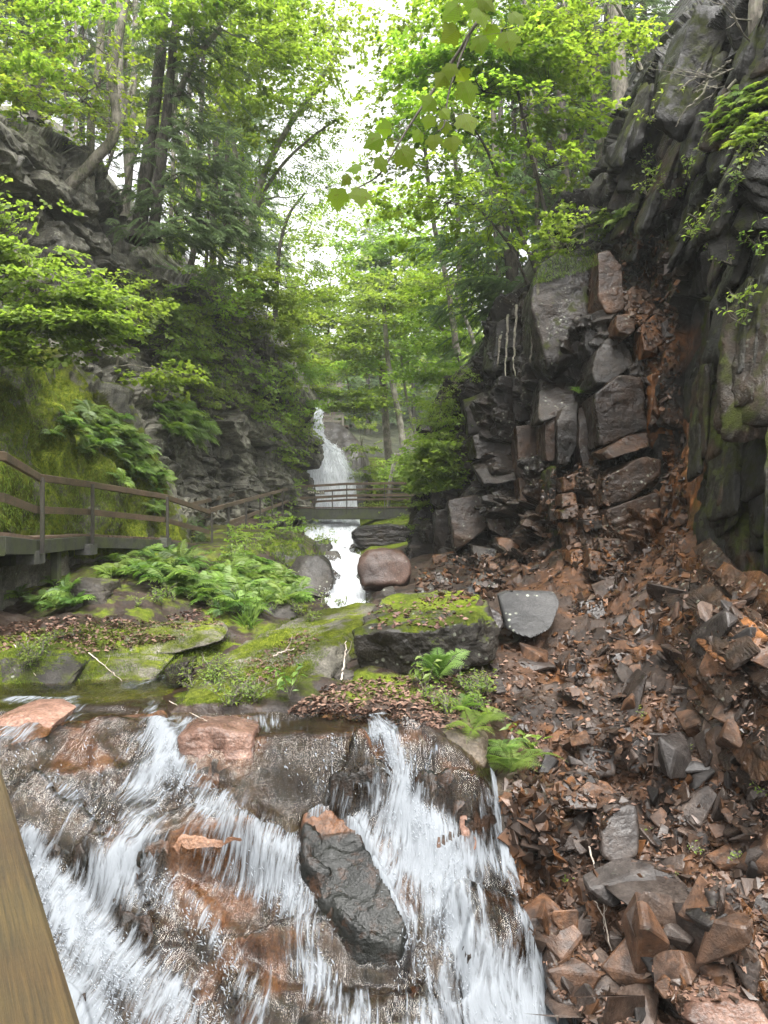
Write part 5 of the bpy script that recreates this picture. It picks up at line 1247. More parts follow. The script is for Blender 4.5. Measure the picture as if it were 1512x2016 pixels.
# right rim
RT_ = [
 ('thin dark maple stem leaning left at the edge of the buttress', [(1058,540,18.5),(1010,420,18.5),(960,300,18.4),(935,255,18.4)],.055,.02,'barkd',
   [(950,180,18.2,1.7,1.4,1.5,237,'maple',.85),(900,250,18.2,1.5,1.3,1.2,173,'maple',.85),(870,150,18.4,1.3,1.2,1.2,124,'maple',.85)]),
 ('tall thin black stem curving up from the buttress top', [(1092,500,18.3),(1070,400,18.3),(1040,280,18.3),(1010,140,18.3),(985,60,18.4)],.065,.02,'barkd',
   [(1010,90,18.2,1.7,1.5,1.5,277,'maple',.85),(1080,190,18,1.5,1.2,1.5,208,'maple',.85),(950,40,18.4,1.6,1.4,1.1,198,'maple',.85),(1080,330,18.1,.9,.8,.9,74,'maple',.8)]),
 ('slim maple sapling spreading over the buttress crest', [(1040,560,18.8),(1000,480,18.7),(940,410,18.6),(880,370,18.5)],.04,.012,'barkd',
   [(880,400,18.4,1.7,1.3,.9,118,'maple',.85),(960,430,18.4,1.2,1,.8,74,'maple',.85)]),
 ('pale maple behind the hanging near branch', [(900,700,30),(880,560,30),(850,420,30),(830,200,29.5),(830,60,29)],.13,.05,'bark',
   [(835,60,28,2.6,2.2,1.8,208,'maple',1.1),(850,190,28,2.6,2,2.2,257,'maple',1.1),(800,260,29,1.6,1.5,1.1,64,'birch',1.3),(840,330,29,2.6,1.8,1.8,168,'maple',1.1)]),
 ('dark straight trunk right of the two black stems', [(1118,470,21),(1112,340,21.2),(1105,200,21.5),(1098,20,22)],.14,.1,'barkd',()),
 ('second dark straight trunk on the right rim', [(1088,440,23),(1082,300,23.3),(1075,150,23.6),(1070,-40,24)],.13,.1,'barkd',()),
 ('thick grey trunk at the top of the right rim', [(1225,225,21),(1215,100,21.2),(1205,-60,21.6)],.24,.18,'bark',()),
 ('grey trunk behind the thick one on the right rim', [(1185,330,23),(1178,180,23.4),(1165,-40,24)],.17,.13,'bark',()),
 ('thin trunk between the grey trunks of the right rim', [(1150,400,24),(1150,250,24),(1140,-40,25)],.1,.08,'bark',()),
 ('far dark trunk behind the black stems', [(1032,470,25),(1030,300,25),(1035,-20,26)],.13,.1,'barkd',()),
 ('trunk nearest the sky side of the right rim', [(985,600,25),(975,450,25),(960,320,25.5)],.1,.05,'barkd',[(960,380,25,1.8,1.5,1.5,88,'maple',1.0),(900,560,26,1.9,1.6,1.8,79,'birch',1.2)]),
 ('leafy maple high above the right rim', [(1260,140,19),(1240,60,18.8),(1200,-10,18.4)],.07,.03,'bark',[(1150,110,18,1.2,1,.9,64,'maple',.75),(1200,60,18,1.2,1,.6,39,'maple',.75),(1130,30,18.5,1.5,1.2,1.0,93,'maple',.8),(1250,90,17.5,.6,.5,.4,24,'maple',.7)]),
 ('slim straight trunk close behind the black stems', [(1060,470,22),(1052,330,22.2),(1040,150,22.5),(1030,-20,23)],.08,.05,'bark',()),
 ('fourth straight trunk in the row behind the buttress crest', [(1135,430,23),(1128,300,23),(1120,120,23.5),(1118,-40,24)],.09,.06,'barkd',()),
 ('thin dead trunk leaning left on the right rim', [(1200,330,22),(1170,200,22),(1120,60,22.5),(1100,-40,23)],.07,.04,'bark',()),
 ('bare trunk near the middle of the upper right woods', [(985,460,26),(975,300,26),(968,120,26.5),(962,-40,27)],.11,.07,'bark',()),
 ('slim grey trunk above the hanging branch', [(905,560,30),(900,400,30),(890,180,30.5),(884,-40,31)],.11,.07,'bark',()),
 ('mossy trunk at the right edge above the wall', [(1506,240,11.6),(1498,120,11.5),(1490,40,11.4),(1500,-60,11.4)],.14,.12,'bark',()),
]
for i, (lab, line, r0, r1, bk, cl) in enumerate(RT_):
    tree('tree', lab, line, r0, r1, cl, bk, 200 + i, bare=0 if cl else 14, leafm='maple')
tree('hemlock', 'dark hemlock with drooping branches beside the buttress crest', [(1010,640,22),(1000,480,22),(990,300,22.5),(985,100,23)], .14, .06,
 [(940,480,21.5,2.0,1.3,1.2,113,'hem',.9),(980,560,21.5,1.6,1.2,1.3,113,'hem',.9),(930,600,21.8,1.3,1.1,1.2,74,'hem',.9),(1000,400,22,1.5,1.2,1.2,64,'hem',.9),(1050,330,22.5,2.0,1.5,1.5,93,'hem',.9)], 'barkd', 230, bare=14)
tree('hemlock', 'grey green hemlock high on the right rim behind bare twigs', [(1165,330,24.5),(1160,200,24.6),(1150,60,25)], .14, .08,
 [(1170,330,22.6,2.0,1.6,1.3,79,'hem',.9),(1200,180,23,2.0,1.6,1.5,84,'hem',.9),(1130,240,23,1.8,1.5,1.6,84,'hem',.9),(1140,60,24,2.4,1.6,1.6,88,'hem',.9),(1230,40,23,2,1.5,1.3,68,'hem',.9),(1060,60,25,2.5,1.6,2.0,68,'hem',1.0)], 'barkd', 231, bare=26)
for i, (lab, line, cl) in enumerate([
 ('bright seedlings crowding the ledge behind the moss cap', [(1150,470,17),(1150,440,17),(1150,410,17)], [(1150,440,16.8,.75,.6,.35,64,'maple',.6),(1110,480,17,.7,.5,.35,54,'maple',.6),(1205,430,16.5,.5,.4,.3,34,'maple',.6)]),
 ('small fern-like sapling under the right rim trunks', [(1180,345,20),(1175,320,20),(1170,300,20)], [(1150,350,20,.9,.7,.5,54,'maple',.7)])]):
    tree('sapling', lab, line, .02, .008, cl, 'bark', 260 + i, cat='sapling', leafm='maple2')

# centre: hazy bright woods behind the falls
CT = [
 ('tall pale trunk standing right of the falls', [(800,945,46),(790,850,46),(775,770,46),(762,700,46),(755,600,46)],.24,.13,'barkp',[(760,600,46,3.5,2.5,2.6,420,'blob',1.0),(700,680,46,2.6,2.2,1.5,260,'blob',.9)]),
 ('thick grey trunk between the falls and the pale trunk', [(770,945,50),(764,880,50),(758,800,50),(750,700,50)],.3,.22,'bark',[(740,720,50,3.2,2.4,1.6,300,'blob',1.0)]),
 ('thin pale trunk leaning beside the tall pale one', [(826,920,48),(818,860,48),(800,780,48),(790,700,48)],.12,.07,'barkp',[(840,690,47,3.0,2.2,2.2,330,'blob',1.0)]),
 ('bright leafy maple low over the upper railing', [(700,830,47),(690,780,47),(680,730,47)],.07,.03,'bark',[(650,775,46,2.0,1.6,.9,240,'blob',.8),(700,800,46,1.8,1.5,.7,200,'blob',.8),(740,790,46,1.6,1.4,.6,130,'blob',.8)]),
 ('yellow green maple filling the gap above the falls', [(640,800,55),(645,700,55),(650,560,55)],.16,.06,'bark',[(620,680,54,3.2,2.5,2.6,420,'blob',1.1),(660,610,54,3.5,2.5,2.4,420,'blob',1.1),(600,470,54,3.2,2.5,1.8,170,'blob',.9),(690,420,54,3.0,2.5,1.3,130,'blob',.9),(600,600,54,2.4,2,2.2,200,'blob',1.1)]),
 ('tall bright maple in the middle of the pale woods', [(760,840,60),(760,700,60),(770,500,60)],.2,.07,'bark',[(760,560,59,4.6,3,3.2,560,'blob',1.2),(830,600,58,4,3,3,460,'blob',1.2),(720,480,60,3.0,2.4,1.5,230,'blob',1.1),(790,410,60,3.2,2.4,1.5,230,'blob',1.1),(800,490,58,3.5,2.6,1.8,300,'blob',1.2)]),
 ('bright maple leaning in from the right beside the buttress', [(920,780,36),(900,700,36),(850,620,35.5)],.09,.03,'bark',[(880,650,35.5,2.2,1.8,1.6,330,'blob',.75),(840,740,36,2.0,1.6,1.2,260,'blob',.75),(920,560,36,1.8,1.6,1.7,240,'blob',.75),(880,480,36,2.2,1.8,1.3,220,'blob',.8)]),
 ('leafy maple behind the end of the left cliff', [(600,760,45),(590,680,45),(585,600,45)],.1,.04,'bark',[(575,650,44,2.4,1.8,1.8,260,'blob',.9),(600,720,44,1.6,1.4,1.3,170,'blob',.9)]),
 ('slanting thin trunk left of the buttress', [(945,720,33),(925,650,33),(905,600,33),(890,540,33)],.1,.06,'barkp',[(860,560,33,1.7,1.5,1.0,130,'maple',1.1)]),
]
for i, (lab, line, r0, r1, bk, cl) in enumerate(CT):
    tree('tree', lab, line, r0, r1, cl, bk, 300 + i, leafm='maple2', bare=2)
# shrubs beside the falls
for i, (lab, line, cl) in enumerate([
 ('bright bush on the right flank of the rock dome', [(715,950,39.5),(712,900,39.5),(710,860,39.5)], [(712,880,39,.7,.7,1.1,150,'maple',1.0),(705,935,39,.6,.6,.9,110,'maple',1.0)]),
 ('bush of young leaves on the left edge of the buttress', [(870,880,21),(868,850,21),(866,820,21)], [(868,830,20.6,.75,.6,.35,130,'birch',.8),(865,875,20.4,.6,.5,.3,90,'birch',.8),(905,745,19.6,.3,.3,.2,40,'birch',.6),(870,790,21,.5,.5,.3,70,'birch',.8)]),
 ('leafy sprigs under the right end of the footbridge', [(830,1060,23),(832,1020,23),(834,990,23)], [(835,990,22.6,.4,.4,.4,60,'birch',.8),(835,1035,22.4,.35,.4,.3,50,'birch',.8),(818,1020,23,.3,.3,.3,30,'birch',.8)])]):
    tree('bush', lab, line, .03, .01, cl, 'bark', 330 + i, cat='bush', leafm='maple2')

# distant woods: copies of a few whole trees
rg = np.random.default_rng(77)
protos = [hemlock('hemlock', 15, .2, 70, 1), hemlock('hemlock', 18, .24, 80, 2, 3.0), hemlock('tree', 14, .17, 55, 3, 3.2, .25, 'bark', 'blob', 'maple', .9, .25), hemlock('tree', 17, .2, 60, 4, 3.6, .3, 'bark', 'blob', 'maple2', 1.0, .25)]
spots = []
for px, Y0, k in [(-60,34,0),(40,38,1),(345,44,2),(430,46,2),(470,44,0),(510,50,1),(250,46,3),(60,46,2),(160,42,1)]:
    spots.append((px, Y0, k, 'L'))
for px, Y0, k in [(1010,34,0),(1110,34,0),(1190,36,1),(1270,30,0),(960,38,2),(1050,44,3),(1150,44,3),(1400,26,1)]:
    spots.append((px, Y0, k, 'R'))
for px, Y0, k in [(690,64,0),(722,60,1),(740,70,1),(780,72,0),(812,64,1),(840,70,0),(868,60,1),(900,66,1),(640,72,3),(600,66,2),(560,70,3),(700,82,3),(760,88,3),(820,84,2),(880,84,3),(930,76,2),(520,76,2),(660,90,2)]:
    spots.append((px, Y0, k, 'C'))
used = [False] * 4
ORD = ['leftmost', 'second from the left', 'third from the left', 'fourth from the left', 'fifth from the left', 'sixth from the left', 'seventh from the left']
rank = {}
for sp_ in spots: rank[sp_] = sum(1 for q_ in spots if q_[2:] == sp_[2:] and q_[0] < sp_[0])
NM = {'L': ('woods on the left rim', 'trees in the woods behind the left rim'), 'R': ('woods on the right rim', 'trees in the woods behind the right rim'), 'C': ('pale woods beyond the falls', 'trees in the hazy woods beyond the falls')}
KD = ['dark hemlock', 'tall dark hemlock', 'leafy broadleaf tree', 'tall bright broadleaf tree']
from_rows = PP(colsL[1])
for px, Y0, k, side in spots:
    Y0_ = Y0
    if side == 'L': zb = (1008 - (230 + (px + 30) * .66)) / F_ * Y0 - 1.5 + (0 if px > 0 else 1)
    elif side == 'R': zb = (1008 - np.interp(px, [950, 1050, 1180, 1300, 1420], [700, 560, 400, 130, 20])) / F_ * Y0 - 1.0
    else: zb = (1008 - 905) / F_ * Y0 - .6
    Y0 = Y0 * (1.5 if side == 'C' else 1); zb = zb * (1.5 if side == 'C' else 1); x = (px - 756) / F_ * Y0; lab = KD[k] + ' in the ' + NM[side][0] + ', ' + ORD[rank[(px, Y0_, k, side)]]
    s = rg.uniform(.8, 1.25) * (1.4 if side == 'C' else 1)
    if not used[k]:
        o = protos[k]; o.location = (x, Y0, zb); o.scale = (s, s, s); tag(o, lab, 'tree', NM[side][1] + ', ' + KD[k]); used[k] = True
    else: copytree(protos[k], (x, Y0, zb), rg.uniform(0, 6.28), s, lab, NM[side][1] + ', ' + KD[k])

# hillsides behind the rims
def hill(name, rows, m):
    C = PP(rows); Gd = dense(C, 60, 60); V = Gd.reshape(-1, 3); V = V + fbm(V, .35, 4, 3)[:, None] * np.array([.1, .1, .5]); mb = MB(); mb.add(V, gridF(60, 60)); register(V)
    o = obj(name, mb, M['hill'], smooth=True, vattr={'moss': np.full(len(V), .0), 'stain': np.zeros(len(V))}); tag(o, kind='structure')
hill('right_hillside', [[(1000,610,20),(1100,500,18.4),(1200,420,18.2),(1260,200,17.5),(1450,0,14.5),(1700,-80,12)],
 [(1000,600,24),(1090,470,23),(1190,370,22),(1270,170,21),(1450,-20,18),(1750,-120,15)], [(980,640,40),(1080,450,40),(1180,330,40),(1300,130,40),(1500,-50,36),(1900,-200,30)], [(960,780,60),(1060,560,60),(1200,380,60),(1400,200,60),(1700,50,50),(2200,-100,40)]], None)
hill('far_hill', [[(300,860,60),(500,900,60),(700,925,56),(900,930,52),(1100,930,50)], [(300,800,75),(500,850,75),(700,880,75),(900,880,75),(1200,850,75)], [(200,740,100),(500,790,100),(700,830,105),(900,800,100),(1300,740,100)], [(0,700,140),(500,740,140),(700,770,140),(900,750,140),(1500,700,140)]], None)
# ---------------------------------------------------------------- small growth, prototypes then copies
def samp(poly, n, g, ylo=-1e9):
    A = np.array(poly, float); lo, hi = A.min(0), A.max(0); out = []
    while len(out) < n:
        q = g.uniform(lo, hi, (4 * n + 20, 2)); q = q[inpoly(q[:, 0], q[:, 1], poly)]; out += list(q)
    out = np.array(out[:n]); return out
EXC = [[(975,1165),(1105,1160),(1108,1240),(1046,1268),(985,1245)],[(1178,1745),(1290,1733),(1352,1742),(1400,1822),(1380,1852),(1250,1792)],[(1183,1640),(1240,1582),(1268,1592),(1258,1680),(1216,1712)],[(1345,1970),(1530,1970),(1530,2040),(1345,2040)]]
def slope_n(px, py, d=14):
    a, b = on(px + d, py), on(px - d, py); c, e = on(px, py + d), on(px, py - d)
    n = np.cross(a - b, e - c); L = np.linalg.norm(n)
    if L < 1e-6: return np.array([0, -.5, .8])
    n /= L; return n if n[1] < .3 or n[2] > .4 else -n
def frond(g, L, hi, pin=18):
    """arching frond of length L along +x, unit up z"""
    Vs, Fs, n = [], [], 0
    ts = np.linspace(.12, 1, pin)
    ax = lambda t: np.array([L * (t - .12 * t * t), 0, L * (.75 * t - .85 * t * t)])
    for t in ts:
        w = L * .26 * math.sin(min(1, (1.02 - t) * 1.5) * pi / 2) * (1 if t > .25 else .75)
        for s in (-1, 1):
            o = ax(t); an = 1.15 + g.normal(0, .08)
            if hi:
                k = 7
                for u in np.linspace(.12, .95, k):
                    for s2 in (-1, 1):
                        l = w * .27 * (1.08 - u) ** .6; T = leafquad(l, l * .5)
                        b = np.array([math.cos(an) * w * u, s * math.sin(an) * w * u, -w * .25 * u * u])
                        v, f = place(T, LQF, (o + b)[None], np.array([s * (an + s2 * .85)]), np.array([-.15]), np.array([0.0]), np.ones(1)); Vs.append(v); Fs.append(f + n); n += len(v)
            else:
                T = np.array([[0, 0, 0], [w * .35, w * .15, 0], [w, 0, -w * .2], [w * .35, -w * .15, 0]])
                v, f = place(T, LQF, o[None], np.array([s * an]), np.array([-.1 + g.normal(0, .1)]), np.array([0.0]), np.ones(1)); Vs.append(v); Fs.append(f + n); n += len(v)
    mb = MB(); S = np.array([ax(t) for t in np.linspace(0, 1, 8)]); tube(mb, S, np.linspace(.006, .0015, 8) * L * 1.3, 3)
    Vs.append(mb.V[0]); q = mb.Fs[0][0]; Fs.append(np.vstack([q[:, [0, 1, 2]], q[:, [0, 2, 3]]]) + n)
    return np.concatenate(Vs), np.concatenate(Fs)
def fern(name, seed, L=.6, nf=9, hi=False, mat='fern', fan=2 * pi, a0=0.0, t0=0.0, t1=.6):
    g = np.random.default_rng(seed); mb = MB()
    for i in range(nf):
        l = L * g.uniform(.7, 1.15); V, F = frond(g, l, hi); a = a0 + (i + g.uniform(-.3, .3)) / nf * fan; ti = g.uniform(t0, t1)
        Rm = rotm('z', math.degrees(a)) @ rotm('y', math.degrees(-ti)) @ rotm('x', g.uniform(-25, 25)); mb.add(V @ Rm.T, F, 0, g.random())
    return obj(name, mb, M[mat])
def leafy(name, seed, h=.45, n=26, L=.09, mat='maple2', ns=4, wid=.55, down=False):
    """small leafy plant: stems with alternate leaves"""
    g = np.random.default_rng(seed); mb, ms = MB(), MB()
    for s in range(ns):
        a = g.uniform(0, 2 * pi); e = np.array([math.cos(a) * h * g.uniform(.3, .9), math.sin(a) * h * g.uniform(.3, .9), h * g.uniform(.6, 1.1) * (-1 if down else 1)])
        S = wig(np.zeros(3), e, 7, .25, g, -.3); tube(ms, S, np.linspace(.006, .002, 7), 3)
        m = n // ns; t = g.uniform(1.5, 6, m).astype(int); T = leafquad(1, wid)
        V, F = place(T, LQF, S[t] + g.normal(0, .02, (m, 3)), g.uniform(0, 6.28, m), g.normal(-.15, .25, m), g.normal(0, .3, m), L * g.uniform(.7, 1.3, m)); mb.add(V, F, 0, np.repeat(g.random(m), 2))
    root = empty(name, (0, 0, 0)); part('stem', ms, M['bark'], root); part('leaves', mb, M[mat], root); return root
def shrub(name, seed, r=.6, n=60, kind='maple', mat='maple2', sc=.7):
    g = np.random.default_rng(seed); mb, ms = MB(), MB()
    q = cloud(mb, np.array([0, 0, r * .75]), np.array([r, r, r * .6]), n, kind, sc, g, center=np.zeros(3))
    hub = wig(np.zeros(3), np.array([0, 0, r * .9]), 6, .3, g); tube(ms, hub, np.linspace(.018, .006, 6), 5)
    for s in q[::2][:22]: j = int(g.integers(1, 5)); tube(ms, wig(hub[j], s, 5, .2, g), np.linspace(.006, .003, 5), 3)
    root = empty(name, (0, 0, 0)); part('stem', ms, M['bark'], root); part('leaves', mb, M[mat], root); return root
def scatter(protos, spots, label, cat, group, g, s=(.7, 1.2), tilt=True):
    for i, (px, py) in enumerate(spots):
        p = protos[i % len(protos)]; first = not p.get('used')
        if first: p['used'] = 1; o = p
        else:
            o = p.copy(); SC.collection.objects.link(o)
            for ch in p.children: c = ch.copy(); SC.collection.objects.link(c); c.parent = o
        k = g.uniform(*s); o.location = tuple(on(px, py, .04)); o.scale = (k, k, k)
        n = slope_n(px, py) if tilt else np.array([0, 0, 1.0]); up = n * .45 + np.array([0, -.1, .75]); up /= np.linalg.norm(up)
        qd = Vector(up).to_track_quat('Z', 'Y'); e = qd.to_matrix().to_4x4(); from mathutils import Matrix
        o.rotation_euler = (e @ Matrix.Rotation(g.uniform(0, 6.28), 4, 'Z')).to_euler(); tag(o, label, cat, group)
    for p in protos:
        if 'used' in p.keys():
            del p['used']
        else:
            for ch in list(p.children): bpy.data.objects.remove(ch)
            bpy.data.objects.remove(p)
rg = np.random.default_rng(31)
fl = lambda mat, L=.62, hi=False, s0=0, n=4: [fern('fern', s0 + i, L, 9, hi, mat) for i in range(n)]
scatter(fl('fern', .75), samp([(205,1120),(240,1088),(320,1085),(400,1110),(440,1120),(520,1110),(570,1150),(600,1180),(520,1200),(440,1205),(380,1175),(300,1140),(220,1150)], 92, rg), 'lush green fern in the fern bank under the boardwalk', 'fern', 'ferns of the bank under the boardwalk', rg, (.5, .95))
scatter(fl('fern', .7, False, 10, 3), samp([(20,1180),(60,1160),(120,1150),(160,1165),(150,1195),(30,1210)], 12, rg), 'fern in the dark hollow left of the fern bank', 'fern', 'ferns in the hollow under the walkway', rg, (.5, .85))
scatter(fl('fernd', .8, False, 20, 3), samp([(120,820),(200,800),(270,850),(300,920),(330,960),(250,930),(170,870)], 34, rg), 'drooping fern on the upper edge of the mossy wall', 'fern', 'ferns on the mossy wall', rg, (.6, 1.0))
scatter(fl('fern', .55, False, 30, 3), samp([(90,800),(200,830),(340,1000),(350,1040),(280,1000),(150,880),(60,860)], 16, rg), 'small fern growing out of the moss above the boardwalk', 'fern', 'small ferns in the moss', rg, (.6, 1.0))
scatter(fl('fernd', .8, False, 40, 3), samp([(310,800),(400,830),(400,870),(330,870)], 12, rg), 'dark fern on the ledge of the left cliff above the ramp', 'fern', 'ferns on the cliff ledge', rg, (1, 1.5))
scatter(fl('maple2', .42, False, 50, 3), samp([(1400,230),(1440,190),(1520,160),(1520,260),(1450,290),(1390,300)], 42, rg), 'bright fern overhanging the top of the right wall', 'fern', 'ferns at the top of the right wall', rg, (.5, .85))
scatter(fl('fern', .4, False, 60, 2), samp([(1060,450),(1130,430),(1230,420),(1240,450),(1150,480),(1060,500)], 22, rg), 'fern on the leafy ledge behind the moss cap', 'fern', 'ferns on the ledge above the buttress', rg, (.7, 1.2))
scatter([leafy('leafy_plant', 70 + i, .3, 40, .075, 'maple2', 7) for i in range(4)], [(1395,300),(1372,330),(1358,355),(1340,385),(1320,395),(1480,300),(1468,330),(1455,355),(1448,380),(1430,410),(1415,440),(1390,460),(1265,300),(1270,330),(1290,350),(1300,370),(1275,385),(1440,520),(1470,600),(1460,640),(1390,490),(1375,470),(1320,200),(1290,240),(1492,480),(1496,510)], 'sprig of bright leaves growing from a crack in the right wall', 'plant', 'sprigs on the right wall', rg, (.7, 1.3))
scatter([shrub('shrub', 80 + i, .8, 46, 'maple', 'maple2', .62) for i in range(4)], np.vstack([samp([(290,600),(400,620),(500,700),(600,840),(605,930),(560,960),(520,880),(450,800),(330,760),(280,700)], 46, rg), samp([(300,640),(420,640),(520,760),(480,860),(330,800)], 18, rg)]), 'leafy shrub rooted in the face of the left cliff', 'shrub', 'shrubs on the face of the left cliff', rg, (.6, 1.15))
scatter([shrub('shrub', 90 + i, .7, 40, 'birch', 'dull', .8) for i in range(3)], samp([(270,560),(420,600),(540,740),(610,870),(600,1000),(540,1000),(480,850),(300,780)], 24, rg), 'dark leaved shrub rooted in the face of the left cliff', 'shrub', 'dark shrubs on the left cliff', rg, (.6, 1.1))
scatter([shrub('shrub', 96 + i, .6, 40, 'maple', 'maple2', .6) for i in range(3)], [(480,1100),(505,1075),(520,1050),(470,1070),(540,1040),(570,1030),(600,1010),(560,990),(520,1010),(575,1060),(590,970),(575,930),(610,1050),(455,1110),(640,1075)], 'young maple shrub between the ramp and the white water', 'shrub', 'young maple shrubs by the ramp', rg, (.55, .95))
scatter([shrub('shrub', 120 + i, .5, 30, 'birch', 'maple2', .7) for i in range(2)], [(700,1010),(725,1015),(750,1012),(715,1022),(770,1008),(740,1020)], 'low bright bush on the black ledge under the footbridge', 'shrub', 'bushes on the black ledge', rg, (.8, 1.2))
scatter([shrub('shrub', 130 + i, .9, 40, 'blob', 'maple2', .6) for i in range(3)], samp([(735,950),(830,930),(900,925),(900,960),(740,985)], 40, rg), 'bright low shrub on the grassy flat beyond the footbridge', 'shrub', 'shrubs on the flat beyond the bridge', rg, (.6, 1.0), False)
scatter([leafy('leafy_plant', 140 + i, .2, 34, .05, 'maple2', 7) for i in range(4)], np.vstack([samp([(370,1320),(440,1300),(520,1370),(500,1395),(360,1380)], 26, rg), samp([(780,1340),(960,1340),(965,1420),(850,1400)], 24, rg), samp([(40,1290),(110,1250),(110,1280),(60,1310)], 8, rg), samp([(230,1190),(330,1170),(560,1190),(600,1210),(400,1210)], 16, rg), samp([(600,1190),(760,1170),(740,1200),(560,1240)], 8, rg)]), 'small leafy seedling rooted in moss and leaf litter', 'plant', 'seedlings in the moss', rg, (.7, 1.3))
scatter([leafy('leafy_plant', 150 + i, .1, 14, .035, 'maple2', 4) for i in range(3)], samp([(1080,1180),(1240,1200),(1500,1400),(1480,1900),(1150,1900),(1050,1500)], 14, rg), 'tiny green seedling among the brown talus rocks', 'plant', 'tiny seedlings in the talus', rg, (.7, 1.3))
def one(o, px, py, off, sc, label, cat, rz=0.0, rot=None):
    o.location = tuple(on(px, py, off)); o.scale = (sc,) * 3; o.rotation_euler = rot or (0, 0, rz); return tag(o, label, cat)
one(fern('fern', 201, .55, 11, True), 1010, 1520, .05, 1.0, 'large bright fern with spreading fronds at the edge of the cascade', 'fern')
one(fern('fern', 202, .5, 8, True), 990, 1480, .05, .9, 'bright fern just behind the large fern at the cascade edge', 'fern', 1.0)
one(fern('fern', 203, .52, 12, True, 'fernd', t0=.5, t1=1.1), 864, 1338, .22, 1.15, 'dark green fern standing in front of the flat topped boulder', 'fern', .4)
one(fern('fern', 204, .4, 9, True, 'maple2'), 930, 1440, .05, 1.0, 'yellow green fern on the mossy lip right of the island', 'fern', .4)
one(fern('fern', 205, .38, 9, True, 'maple2'), 905, 1400, .05, 1.0, 'feathery fern on the leaf littered island', 'fern', 1.4)
one(fern('fern', 206, .38, 9, True, 'maple2'), 960, 1420, .05, .9, 'feathery fern at the right end of the island', 'fern', 2.4)
one(fern('fern', 207, .34, 8, True), 1140, 775, .1, 1.0, 'single bright fern on the lit ledge of the buttress', 'fern', .4)
one(leafy('leafy_plant', 211, .38, 34, .12, 'fern', 3, .42), 570, 1375, .05, 1.0, 'broad leaved plant bending over at the foot of the long mossy slab', 'plant')
one(leafy('leafy_plant', 212, .34, 34, .11, 'fern', 4, .5), 838, 1350, .15, 1.0, 'broad leaved plant in front of the dark green fern', 'plant')
one(leafy('leafy_plant', 213, .42, 30, .13, 'fern', 3, .42), 1045, 1490, .1, 1.0, 'arching broad leaved stem beside the large fern', 'plant')
one(leafy('leafy_plant', 214, .22, 24, .07, 'maple2', 3, .5), 728, 1165, .1, 1.2, 'small upright plant growing in front of the big reddish boulder', 'plant')
one(hemlock('hemlock_sapling', 1.5, .012, 26, 9, .5, .1, 'barkd', 'hem', 'hem', .35), 392, 1120, .2, 1.0, 'small hemlock sapling in front of the boardwalk corner', 'sapling')
tree('bush', 'big bush of pale maple leaves at the left edge above the mossy wall', [(30,720,16.2),(60,640,15.4),(90,560,14.8)], .03, .012,
  [(20,500,14.8,1.0,.8,.9,230,'maple',.8),(70,560,14.5,1.1,.9,.6,210,'maple',.8),(150,590,14.6,1.0,.8,.4,150,'maple',.75),(60,640,14.4,1.3,.9,.5,280,'maple',.8),(180,640,14.6,.8,.7,.35,150,'maple',.7),(20,680,14.3,.8,.8,.3,110,'maple',.75),(-40,430,14.8,.9,.8,.8,120,'maple',.75)], 'bark', 401, cat='bush', leafm='maple2')
tree('bush', 'leafy bush at mid height on the left cliff beside the big bush', [(230,720,20),(240,660,19.8),(250,600,19.6)], .03, .012,
  [(230,600,19.4,1.1,.8,.6,200,'maple',.8),(330,740,22,1.0,.9,.4,80,'maple',.9)], 'bark', 402, cat='bush', leafm='maple2')

# ---------------------------------------------------------------- the near maple branch
br = P(970, 0, 2.6); root = empty('maple_branch', br); tag(root, 'near maple branch with big green leaves hanging in from the top', 'branch')
s1 = PP([(985,-40,2.55),(970,0,2.6),(927,62,2.6),(909,92,2.6),(853,179,2.62),(814,235,2.62),(779,292,2.6),(745,345,2.58),(700,372,2.56)]); s2 = PP([(924,71,2.6),(904,119,2.58),(883,185,2.56),(875,244,2.55),(862,259,2.54)])
ms = MB(); A1 = spline(s1, 40); A2 = spline(s2, 20); tube(ms, A1, np.linspace(.0075, .002, 40), 6, lump=.1); tube(ms, A2, np.linspace(.0045, .002, 20), 6, lump=.1)
rg = np.random.default_rng(8); SA = np.vstack([A1, A2]); TL, TF = maple_leaf(1.0)
LV = [(960,80,150,-1),(1120,20,190,-.2),(1170,110,150,.3),(960,230,150,-.8),(1160,290,150,.1),(1350,280,160,.2),(1410,120,130,.7),(960,470,110,-.2),(1050,510,110,.6),(1080,620,165,.4),(900,530,120,-.7),(820,690,130,-.6),(1080,810,165,.5),(815,810,100,-.4),(930,850,95,.1),(930,755,90,.7),(745,905,95,-.6),(850,940,115,-.1),(975,955,125,.1),(670,1045,155,.5),(450,940,140,-1.1),(515,1090,120,.5),(520,850,110,-1.5),(320,1110,110,-1.4),(265,1195,90,-.8),(350,1180,45,0),(215,1320,150,-.1),(370,1300,150,.1),(570,950,60,.8),(1235,220,110,0),(1210,20,140,.9)]
